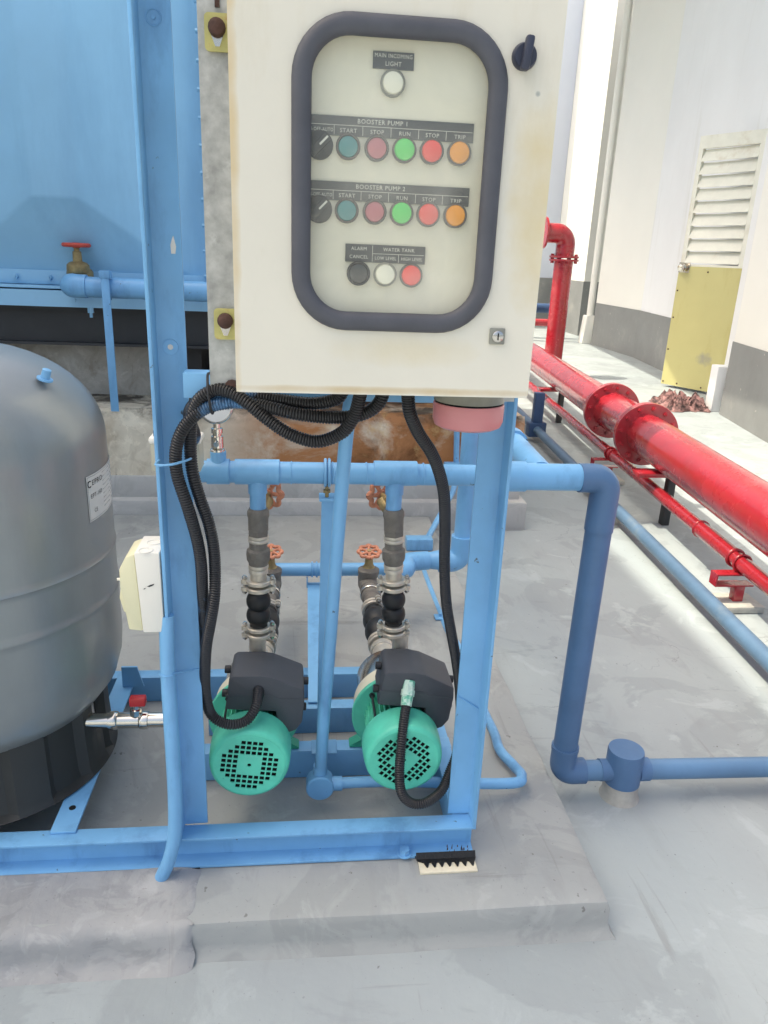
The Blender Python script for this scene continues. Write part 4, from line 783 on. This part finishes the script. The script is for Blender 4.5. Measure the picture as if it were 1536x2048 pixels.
pts = [at(333, 1230, 1.245), at(336, 1350, 1.235), at(345, 1500, 1.218), at(350, 1600, 1.212), at(349, 1670, 1.21), at(338, 1720, 1.208), at(322, 1757, 1.206), at(312, 1785, 1.21)]
g = MB(); pp = catmull(pts, 8); g.tube(pp, [.0135]*len(pp), 18); g.build('conduit_pipe', M_BLUE, lc)
for py in (1345,): a_ = at(335, py, 1.236); g = MB(); g.ring(a_, (0, 0, 1), .0142, .0016, 22, 6); g.tube([a_+V((.012, -.006, 0)), at(345, py+2, 1.225), at(385, py-5, 1.27)], .0018, 6); g.build('tie', M_BLUE, lc)

# isolator box (white back, cream lid) on the left post
ib = thing('isolator_box', 'cream and white plastic isolator box fixed to the left post', 'switch box', (-.28, 1.27, .62))
zt, zb = .772, .622
g = MB(); g.prism([(-.247, zb), (-.247, zt+.004), (-.290, zt+.004), (-.284, zb)], (0, 1.232, 0), (1, 0, 0), (0, 0, 1), (0, .085, 0), bev=.003); g.build('back_box', M_BOXW, ib)
g = MB(); g.prism([(-.2845, zb+.001), (-.2905, zt), (-.306, zt-.006), (-.318, zt-.03), (-.318, zt-.06), (-.309, zb+.004)], (0, 1.236, 0), (1, 0, 0), (0, 0, 1), (0, .08, 0), bev=.003); lid = g.build('lid', M_BOXC, ib)
g = MB(); g.prism([(-.310, zb+.028), (-.318, zb+.036), (-.3235, zb+.062), (-.319, zb+.088), (-.312, zb+.092)], (0, 1.246, 0), (1, 0, 0), (0, 0, 1), (0, .05, 0), bev=.002); g.build('rotary_handle', M_BOXC, lid)
g = MB(); g.tube([(-.305, 1.29, zt-.07), (-.335, 1.285, zt-.069)], .003, 8); g.build('lever', M_BOXW, lid)
for dx in (-.012, .012): g = MB(); g.ring((-.268+dx*.3, 1.262+dx*1.6, zt+.0045), (0, 0, 1), .012, .0012, 22, 6); g.build('knockout', M_BOXW, ib)
g = MB(); a_ = V((-.265, 1.2313, .715)); g.prism([(-.006, -.002), (-.001, .001), (.007, .0035), (.004, 0), (-.002, -.0025)], a_, (1, 0, 0), (0, 0, 1), (0, -.0006, 0)); g.prism([(-.0025, -.001), (.002, .0015), (.0015, -.0005)], a_+V((-.011, 0, -.006)), (1, 0, 0), (0, 0, 1), (0, -.0006, 0)); g.build('ink_mark', M_INK, ib)

# pressure switch behind the post
ps = thing('pressure_switch', 'beige pressure switch box behind the left post', 'switch box', (-.24, 1.42, .87))
g = MB(); g.box(-.283, -.192, 1.385, 1.44, .875, .937, .006); g.build('case', M_PSW, ps)
g = MB(); g.box(-.285, -.190, 1.383, 1.442, .930, .943, .005); g.build('lid', M_BOXW, ps)
g = MB(); g.lathe([(.006, 0), (.006, .01), (.0035, .013)], (-.272, 1.40, .943), (0, 0, 1), 10); g.build('screw', M_RUST, ps)
# pressure gauge
pg = thing('pressure_gauge', 'small round pressure gauge on a needle valve above the blue header', 'gauge', (-.172, HY, .89))
gx = -.173
g = MB(); g.lathe([(.0, 0), (.031, 0), (.0335, .003), (.0335, .022), (.031, .025), (.0295, .0255), (.0295, .0225)], (gx, HY+.012, .978), (0, -1, .12), 32); g.build('case', M_STEEL, pg)
g = MB(); dv = V((0, -1, .12)).normalized(); c = V((gx, HY+.012, .978))+dv*.0226; g.cyl(c, c+dv*.0006, .0292, seg=32); dl = g.build('dial', M_DIAL, pg)
g = MB(); u, v, _ = frame(dv)
for k in range(25):
    a = math.radians(-45+k*270/24+0); d = V((math.cos(a), 0, math.sin(a))); q = c+dv*.0009; r0 = .0225 if k % 4 else .0205
    g.tube([q+d*r0, q+d*.026], .0005, 4)
g.tube([c+dv*.0012, c+dv*.0012+V((-.014, 0, .012))], .0008, 5); g.build('scale_mark', M_INK, dl)
vs, fs = text_mesh('MPa', .008); g = MB(); g.add([c+dv*.001+V((q.x, 0, q.y-.013)) for q in vs], fs); g.build('lettering', M_INK, dl)
g = MB(); g.lathe([(.007, 0), (.007, -.012), (.0115, -.013), (.0115, -.022), (.009, -.023), (.009, -.028), (.012, -.029), (.0125, -.052), (.010, -.054), (.0145, -.056), (.0145, -.066)], (gx, HY, .949), (0, 0, 1), 12); g.cyl((gx, HY-.012, .908), (gx, HY-.019, .907), .0055, seg=12); g.build('needle_valve', M_CHROME, pg)

# ------------------------------------------------------------------ pressure vessel
VC = V((-.70, 1.525, 0)); VR = .2965
pv = thing('pressure_vessel', 'grey enamelled pressure vessel on a ribbed black skirt', 'pressure tank', (VC.x, VC.y, .164))
prof = [(.02, .285), (.12, .287), (.2, .300), (.25, .325), (.28, .365), (.293, .41), (VR, .45)]
for z in (.54, .555, .568, .572, .576, .59, .64, .655, .665, .668, .672, .685): prof.append((VR+(.0025 if z in (.572, .668) else 0), z))
prof += [(VR, .80), (VR-.001, .90)]
for k in range(1, 15): a = k/14*PI/2; prof.append((max(.004, (VR-.001)*math.cos(a)**.86), .90+.192*math.sin(a)))
g = MB(); g.lathe(prof, (VC.x, VC.y, 0), (0, 0, 1), 96); g.build('shell', M_VESSEL, pv, angle=70)
q = at(85, 733, 1.40); g = MB(); g.lathe([(.0145, 0), (.0145, .003), (.0085, .0035), (.0078, .020), (.006, .021)], (-.478, 1.45, 1.034), (.35, -.1, 1), 18); g.build('valve_cap', M_BLUE, pv)
g = MB(); n = 96; vs = []; rows = [(.262, .1645), (.266, .169), (.262, .176), (.257, .19), (.253, .26), (.252, .33), (.25, .36)]
for r, z in rows:
    for k in range(n):
        a = 2*PI*k/n; f_ = .016*(1 if (k//5) % 2 else 0) if .175 < z < .37 else 0; vs.append(VC+V(((r-f_)*math.cos(a), (r-f_)*math.sin(a), z)))
hole = [k for k in range(n) if abs(((360*k/n+2+180) % 360)-180+9) < 6.5]
fs = [(i*n+k, i*n+(k+1) % n, (i+1)*n+(k+1) % n, (i+1)*n+k) for i in range(len(rows)-1) for k in range(n) if not (k in hole and i == 4)]
g.add(vs, fs); o = g.build('skirt', M_SKIRT, pv, angle=25)
sm = o.modifiers.new('solid', 'SOLIDIFY'); sm.thickness = .004
def oncyl(th, z, e=.0012): return V((VC.x+(VR+e)*math.cos(th), VC.y+(VR+e)*math.sin(th), z))
th0, th1, lz0, lz1 = math.radians(-17.5), math.radians(19), .757, .850; g = MB(); n = 16; vs = []
for k in range(n+1):
    th = th0+(th1-th0)*k/n; vs += [oncyl(th, lz0, .0008), oncyl(th, lz1, .0008)]
g.add(vs, [(2*k, 2*k+2, 2*k+3, 2*k+1) for k in range(n)]); lb = g.build('label_sticker', M_WHITEP, pv)
def cyl_text(body, size, cx, z, m_, nm, sx=1): # cx: arc length from the label's left edge
    vs, fs = text_mesh(body, size, sx, .0002); g = MB(); g.add([oncyl(th0+(cx+q.x)/VR, z+q.y, .0014) for q in vs], fs); g.build(nm, m_, lb)
cyl_text('EPRO', .0155, .041, .833, M_INK, 'lettering', 1.15); cyl_text('EPT-160', .0125, .034, .807, M_INK, 'lettering', 1.0); cyl_text('CE', .011, .026, .776, M_INK, 'lettering')
g = MB(); th = th0+.0095/VR; path = [oncyl(th+.0062*math.cos(a*PI/10)/VR, .833+.0062*math.sin(a*PI/10), .0014) for a in range(3, 18)]; g.tube(path, .0011, 5); g.build('emblem', M_INK, lb)
g = MB()
for k in range(9):
    for c0, c1 in ((.066, .105+.012*random.random()), (.125, .15+.01*random.random())): g.tube([oncyl(th0+c0/VR, .842-k*.0088, .0012), oncyl(th0+c1/VR, .842-k*.0088, .0012)], .0007, 4)
g.build('small_print', M_GINK, lb)
g = MB(); path = [(.003, lz0+.003), (.003, lz1-.003), (.185, lz1-.003), (.185, lz0+.003), (.003, lz0+.003)]
for (a0, z0), (a1, z1) in zip(path, path[1:]): g.tube([oncyl(th0+(a0+(a1-a0)*k/8)/VR, z0+(z1-z0)*k/8, .0011) for k in range(9)], .0005, 4)
g.build('border_line', M_GINK, lb)
# ball valve and pipe at the skirt opening
bv = thing('ball_valve', 'bright nickel ball valve with red handle beside the vessel skirt', 'valve', (-.36, 1.45, .29))
ax = (1, 0, -.01)
g = MB(); g.lathe([(.0165, -.09), (.0165, .055), (.0195, .056), (.0205, .066), (.0195, .073), (.0175, .075), (.0175, .12), (.0195, .122), (.0205, .13), (.0195, .139), (.0165, .14), (.0165, .21)], (-.475, 1.45, .293), ax, 26); g.build('valve_body', M_CHROME, bv)
g = MB(); g.lathe([(.0125, 0), (.0125, .014), (.009, .016), (.009, .026)], (-.362, 1.448, .308), (.1, 0, 1), 8); g.build('stem', M_CHROME, bv)
g = MB(); g.box(-.372, -.338, 1.438, 1.458, .332, .352, .003); g.build('handle', M_REDH, bv)
# angle lug behind the skirt
g = MB(); g.prism([(0, 0), (.055, 0), (.04, .06), (0, .06)], (-.475, 1.79, .163), (1, 0, 0), (0, 0, 1), (0, .006, 0)); g.build('gusset', M_BLUE, sk_)

# ------------------------------------------------------------------ red and blue services along the roof
def along(y, a, b): f = (y-a.y)/(b.y-a.y); return a.lerp(b, f)
RA, RB = V((1.604, 1.2, .40)), V((2.297, 8.2, .40))
rp = thing('fire_main', 'thick glossy red water main with bolted flanges along the roof', 'pipe', (2.0, 4, .32))
d = (RB-RA).normalized(); f1, f2 = along(4.52, RA, RB), along(3.87, RA, RB)
g = MB(); g.tube([RA-d*1.5, f2-d*.02], .1115, 40); g.build('near_pipe', M_RED, rp)
g = MB(); g.tube([f1+d*.02, RB+d*6], .1115, 40); g.build('far_pipe', M_RED, rp)
g = MB(); g.lathe([(.112, 0), (.12, .04), (.108, .12), (.098, .25), (.1, .4), (.117, .57), (.117, .64)], f2, d, 40); g.build('check_valve_body', M_RED, rp)
g = MB(); u, v, _ = frame(d); tops = f2+V((0, 0, .118)); g.prism([(-.012, -.02), (.012, -.02), (.012, .028), (-.012, .028)], f2+d*.03+u*(-.05)+V((0, 0, .085)), u, V((0, 0, 1)), d*.50+V((0, 0, -.01)), bev=.004); g.build('rib', M_RED, rp)
for q, s_ in ((f1, 1), (f2, -1)):
    for k in (0, 1):
        g = MB(); o_ = q+d*(.024*k-.024 if s_ > 0 else .002+.024*k-.024); g.lathe([(.09, 0), (.170, 0), (.173, .003), (.173, .018), (.170, .021), (.09, .021)], o_, d, 56); fl = g.build('flange', M_RED, rp)
        if k == 0:
            for j in range(12):
                a = 2*PI*j/12+.13; c = o_+u*.144*math.cos(a)+v*.144*math.sin(a); g = MB(); g.hexn(c-d*.016, c, .0145); g.cyl(c-d*.026, c-d*.016, .008, seg=8); g.build('flange_bolt', M_RED, fl)
for y in (3.52, 6.0):
    c = along(y, RA, RB); g = MB(); g.box(c.x+.02, c.x+.06, c.y-.022, c.y+.022, 0, .265, .003); g.build('support_leg', M_BBEAM, rp)
    g = MB(); g.box(c.x-.16, c.x+.16, c.y-.05, c.y+.05, .265, .289, .004); g.build('saddle', M_RED, rp)
SA, SB = V((1.60, 1.2, .185)), V((2.06, 6.6, .185)); d2 = (SB-SA).normalized()
rs = thing('small_red_pipe', 'thin red pipe with ring joints beside the thick red main', 'pipe', (1.7, 2.55, .18))
g = MB(); g.tube([SA-d2, SB+d2*5], .031, 26); g.build('pipe', M_RED, rs)
for y in (2.62, 2.95, 4.22): c = along(y, SA, SB); g = MB(); g.ring(c, d2, .0345, .007, 26, 8); g.build('ring_joint', M_RED, rs)
c = along(2.62, SA, SB); e = along(2.95, SA, SB); g = MB(); g.tube([c, e], .0355, 26); g.build('sleeve', M_RED, rs)
for y in (2.56, 4.28):
    c = along(y, SA, SB); t = thing('pipe_bracket', ('red steel bracket on a leg under the near end of the thin red pipe', 'red steel bracket under the thin red pipe by the big flange')[y > 3], 'bracket', (c.x, c.y, 0), 'red pipe brackets')
    g = MB(); g.prism([(-.11, 0), (.05, 0), (.05, .006), (-.104, .006), (-.104, .046), (.05, .046), (.05, .052), (-.11, .052)], (c.x, c.y-.025, c.z-.088), (1, 0, 0), (0, 0, 1), (0, .05, 0)); g.build('arm', M_RED, t)
    g = MB(); g.box(c.x-.018, c.x+.022, c.y-.018, c.y+.02, 0, c.z-.089, .003); g.build('leg', M_RED, t)
    g = MB(); g.ring(c, d2, .036, .005, 26, 8); g.build('u_bolt', M_RED, t)
    g = MB(); g.box(c.x-.09, c.x+.09, c.y-.07, c.y+.07, 0, .03, .008); tag(g.build('bracket_footing', M_STUB), 'cement footing of the %s red bracket' % ('near' if y < 3 else 'far'), 'footing', 'bracket footings')
BA, BB = V((1.455, 1.2, .075)), V((1.74, 5.6, .09)); d3 = (BB-BA).normalized()
t = thing('floor_pipe', 'weathered blue pipe lying low along the roof floor beside the red pipes', 'pipe', (1.56, 3, 0))
g = MB(); g.tube([BA-d3, BB+d3*4], .030, 26); g.build('pipe', M_SLATE, t)
c = along(5.35, BA, BB); g = MB(); g.box(c.x-.035, c.x+.035, c.y-.03, c.y+.03, .05, .36, .004); g.build('post', M_NAVY, t); g = MB(); g.box(c.x-.065, c.x+.065, c.y-.045, c.y+.045, .035, .14, .006); g.build('clamp', M_NAVY, t)
for y in (3.55, 1.6): c = along(y, BA, BB); g = MB(); g.box(c.x-.07, c.x+.03, c.y-.04, c.y+.04, -.01, .047, .006); g.build('footing', M_STUB, t)
# red riser with elbow
rz = thing('red_riser', 'red vertical riser pipe bending left with a flanged elbow', 'pipe', (2.92, 8.7, 0))
rx, ry = 2.90, 8.65
g = MB(); g.tube([(rx, ry, 0), (rx, ry, 1.30)], .105, 36); g.build('riser_pipe', M_RED, rz)
g = MB(); g.tube(rounded([(rx, ry, 1.31), (rx, ry, 1.57), (rx-.25, ry, 1.57)], .17, 12), .105, 36); g.build('elbow', M_RED, rz)
for z in (1.30, 1.335):
    g = MB(); g.lathe([(.08, 0), (.165, 0), (.165, .022), (.08, .022)], (rx, ry, z-.022), (0, 0, 1), 40); fl = g.build('flange', M_RED, rz)
    for j in range(8): a = 2*PI*j/8; g = MB(); g.hexn((rx+.14*math.cos(a), ry+.14*math.sin(a), z-.045), (rx+.14*math.cos(a), ry+.14*math.sin(a), z+.02), .016); g.build('flange_bolt', M_RED, fl)
g = MB(); g.lathe([(.08, 0), (.168, 0), (.168, .024), (.08, .024)], (rx-.25, ry, 1.57), (-1, 0, 0), 40); g.build('flange', M_RED, rz)
g = MB(); g.lathe([(.08, 0), (.168, 0), (.168, .024), (.08, .024)], (rx, ry, .0), (0, 0, 1), 40); g.build('base_flange', M_RED, rz)
# far cross pipes with a hydrant outlet
t = thing('far_red_pipe', 'thin red pipe crossing the roof far behind the red riser', 'pipe', (3.4, 12.6, .25)); g = MB(); g.tube([(-2, 12.7, .30), (4.0, 12.5, .30)], .06, 20); g.build('pipe', M_RED, t)
g = MB(); g.tube(rounded([(4.0, 12.5, .30), (4.18, 12.5, .30), (4.18, 12.5, .85)], .06), .06, 20); g.lathe([(.09, 0), (.09, .05)], (4.18, 12.5, .80), (0, 0, 1), 16); g.build('outlet', M_RED, t)
t = thing('far_blue_pipe', 'slate blue pipe crossing the roof far behind the red riser', 'pipe', (2, 13, .5)); g = MB(); g.tube([(-2, 13.0, .5), (4.5, 13.0, .5)], .08, 20); g.build('pipe', M_NAVY, t)
g = MB(); g.box(2.0, 2.2, 12.9, 13.1, 0, .43); g.build('support', M_STUB, t)

# ------------------------------------------------------------------ right-hand building
B1 = thing('stair_building', 'tall white rendered building with grey painted base and louvred door', 'building', (4.5, 9, 0))
Q0, Q1, Q2, QA, QB = V((3.08, 2.6, 0)), V((3.83, 6.5, 0)), V((4.20, 6.62, 0)), V((4.76, 10.6, 0)), V((4.72, 12.2, 0))
WH = 7.5
def wall(a, b, name, m_, z0, z1, th, parent, out=0.0):
    a, b = V(a), V(b); dd = (b-a).normalized(); nn = V((dd.y, -dd.x, 0)) if False else V((-dd.y, dd.x, 0))   # nn: left of travel = outside
    g = MB(); g.prism([(0, out), ((b-a).length, out), ((b-a).length, -th), (0, -th)], a+V((0, 0, z0)), dd, nn, (0, 0, z1-z0)); return g.build(name, m_, parent)
for a, b, m_ in ((Q0, Q1, M_CWALL), (Q2, QA, M_WALL), (QA, QB, M_CWALL)): wall(a, b, 'wall', m_, 0, WH, .25, B1)
wall(Q1+V((0, .002, 0)), Q2, 'return_wall', M_WALL, 0, WH, .2, B1)
for a, b in ((Q0, Q1), (QA, QB)): wall(a, b, 'painted_base', M_DADO, 0, .66, .0, B1, .012)
wall(Q1, Q2, 'painted_base', M_DADO, 0, .66, .0, B1, .012)
dq = (QA-Q2).normalized(); nq = V((-dq.y, dq.x, 0))
wall(Q2+dq*1.15, QA, 'painted_base', M_DADO, 0, .66, .0, B1, .012)
g = MB(); g.box(QB.x+.01, 9, QB.y-.15, QB.y+.05, 0, WH); g.build('end_wall', M_CWALL, B1)
# unseen slab added above the view to keep sun off the door wall
g = MB(); g.prism([(p.x, p.y) for p in (V((6.5, 5.2, 0)), V((.95, 5.2, 0)), V((1.3, 7.5, 0)), V((2.0, 13.0, 0)), V((7, 13.0, 0)))], (0, 0, 5.15), (1, 0, 0), (0, 1, 0), (0, 0, .18)); g.build('added_shade_slab', M_WALL, B1)
# door: louvred upper half, yellow sheet on the lower half, standing slightly open
D0, D1 = V((3.985, 8.06, .03)), V((4.315, 7.42, .03)); dd = (D1-D0).normalized(); dn = V((dd.y, -dd.x, 0)); DW = (D1-D0).length
g = MB()
for a0, a1, z0, z1 in ((0, .05, 0, 2.50), (DW-.05, DW, 0, 2.50), (.05, DW-.05, 2.38, 2.50), (.05, DW-.05, 1.16, 1.27), (.05, DW-.05, 0, .12)):
    g.prism([(a0, 0), (a1, 0), (a1, .045), (a0, .045)], D0+V((0, 0, z0)), dd, -dn, (0, 0, z1-z0))
dr = g.build('door', M_LOUV, B1); plabel(dr, 'louvred door with a yellow lower sheet standing ajar')
for k in range(9):
    z = 1.285+k*.122; g = MB(); g.prism([(-.008, 0), (.0, 0), (.05, .112), (.042, .112)], D0+dd*.051+V((0, 0, z)), dn*-1, V((0, 0, 1)), dd*(DW-.102))
    g.build('louvre_slat', M_LOUV, dr)
g = MB(); g.prism([(-.005, 0), (DW, 0), (DW, -.006), (-.005, -.006)], D0, dd, -dn, (0, 0, 1.25)); g.build('yellow_sheet', M_YDOOR, dr)
g = MB()
for z in (.03, .38, .72, 1.0, 1.2):
    c = D0+dd*.02+dn*.008+V((0, 0, z)); g.cyl(c-dn*.003, c+dn*.003, .009, seg=8)
for a_, z in ((.35, 1.2), (.2, .03), (.5, .03)): c = D0+dd*a_+dn*.008+V((0, 0, z)); g.cyl(c-dn*.003, c+dn*.003, .009, seg=8)
g.build('screw', M_RUST, dr, kind='stuff')
g = MB(); c = D0+dd*.06+dn*.012+V((0, 0, 1.235)); g.prism([(-.065, -.05), (.065, -.05), (.065, .05), (-.065, .05)], c, dd, V((0, 0, 1)), dn*-.006); g.lathe([(.022, 0), (.022, .025), (.040, .035), (.043, .055), (.03, .07), (.001, .074)], c, dn, 20); g.build('door_knob', M_CHROME, dr)
g = MB(); g.prism([(0, -.2), (1.15, -.2), (1.15, .06), (0, .06)], Q2+V((0, 0, 0)), dq, nq, (0, 0, .028)); g.build('threshold', M_WALL, B1)
g = MB(); g.prism([(-.01, -.1), (.16, -.1), (.16, .14), (-.01, .14)], Q1+V((.10, .10, 0)), dq, nq, (0, 0, .42), bev=.01); g.build('door_block', M_WALL, B1)
# downpipes with concrete shoes
for (x, y), lab in (((4.69, 12.36), 'white downpipe on a concrete shoe at the far end of the white building'),):
    t = thing('downpipe', lab, 'downpipe', (x, y, 0)); g = MB(); g.tube([(x, y, .42), (x, y, 7.4)], .055, 20); g.build('pipe', M_CWALL, t); g = MB(); g.prism([(-.12, 0), (.09, 0), (.08, .45), (-.08, .45)], (x, y-.10, 0), (1, 0, 0), (0, 0, 1), (0, .2, 0), bev=.01); g.build('shoe', M_CWALL, t)

# ------------------------------------------------------------------ far building and the unseen block added to shade the roof
B2 = thing('far_building', 'far white building block with grey painted base behind the red riser', 'building', (4, 17, 0))
g = MB(); g.box(-9, 4.97, 15.3, 20, 0, 9); g.build('front_wall', M_FWALL, B2); g = MB(); g.box(-9, 4.97, 15.288, 15.3, 0, .95); g.build('painted_base', M_DADO, B2)
g = MB(); g.box(4.975, 9.5, 13.6, 22, 0, 9); g.build('side_wall', M_CWALL, B2); g = MB(); g.box(4.963, 4.975, 13.588, 15.28, 0, .95); g.box(4.975, 9.4, 13.588, 13.6, 0, .95); g.build('painted_base', M_DADO, B2)
B3 = thing('added_shade_block', 'tall white block added outside the picture on the left to shade the roof', 'building', (-6, 0, 0))  # unseen mass added to cast the foreground shade
g = MB(); g.box(-9, -3.35, .75, 4.5, 0, 9.05); g.build('wall', M_WALL, B3); g = MB(); g.box(-3.35, -3.335, .75, 4.5, 0, .7); g.build('painted_base', M_DADO, B3)
pw = thing('parapet', 'low white parapet wall behind the photographer', 'parapet', (0, -5, 0)); g = MB(); g.box(-3.3, 9, -5.3, -5.1, 0, 1.1, .01); g.build('wall', M_WALL, pw)

# rag on the floor by the door
g = MB(); vs = []; fs = []; nr, na = 22, 72; rc = V((3.62, 6.85, 0))
for i in range(nr+1):
    for k in range(na):
        a = 2*PI*k/na; t_ = i/nr; r_ = t_*(.27+.13*noise.noise(V((math.cos(a)*2.2, math.sin(a)*2.2, 5)))); x, y = r_*math.cos(a)*.9, r_*math.sin(a)*1.2
        h = .03*(1-t_**3)+.16*abs(noise.fractal(V((x*9, y*9, 2)), .8, 2.2, 5))*(1-t_**5)
        vs.append(rc+V((x+.03*noise.noise(V((x*14, y*14, 8))), y+.03*noise.noise(V((x*14, y*14, 4))), .004+h)))
fs = [(i*na+k, i*na+(k+1) % na, (i+1)*na+(k+1) % na, (i+1)*na+k) for i in range(nr) for k in range(na)]
g.add(vs, fs); tag(g.build('floor_rag', M_CLOTH), 'crumpled dirty pink rag on the floor below the yellow door', 'rag')
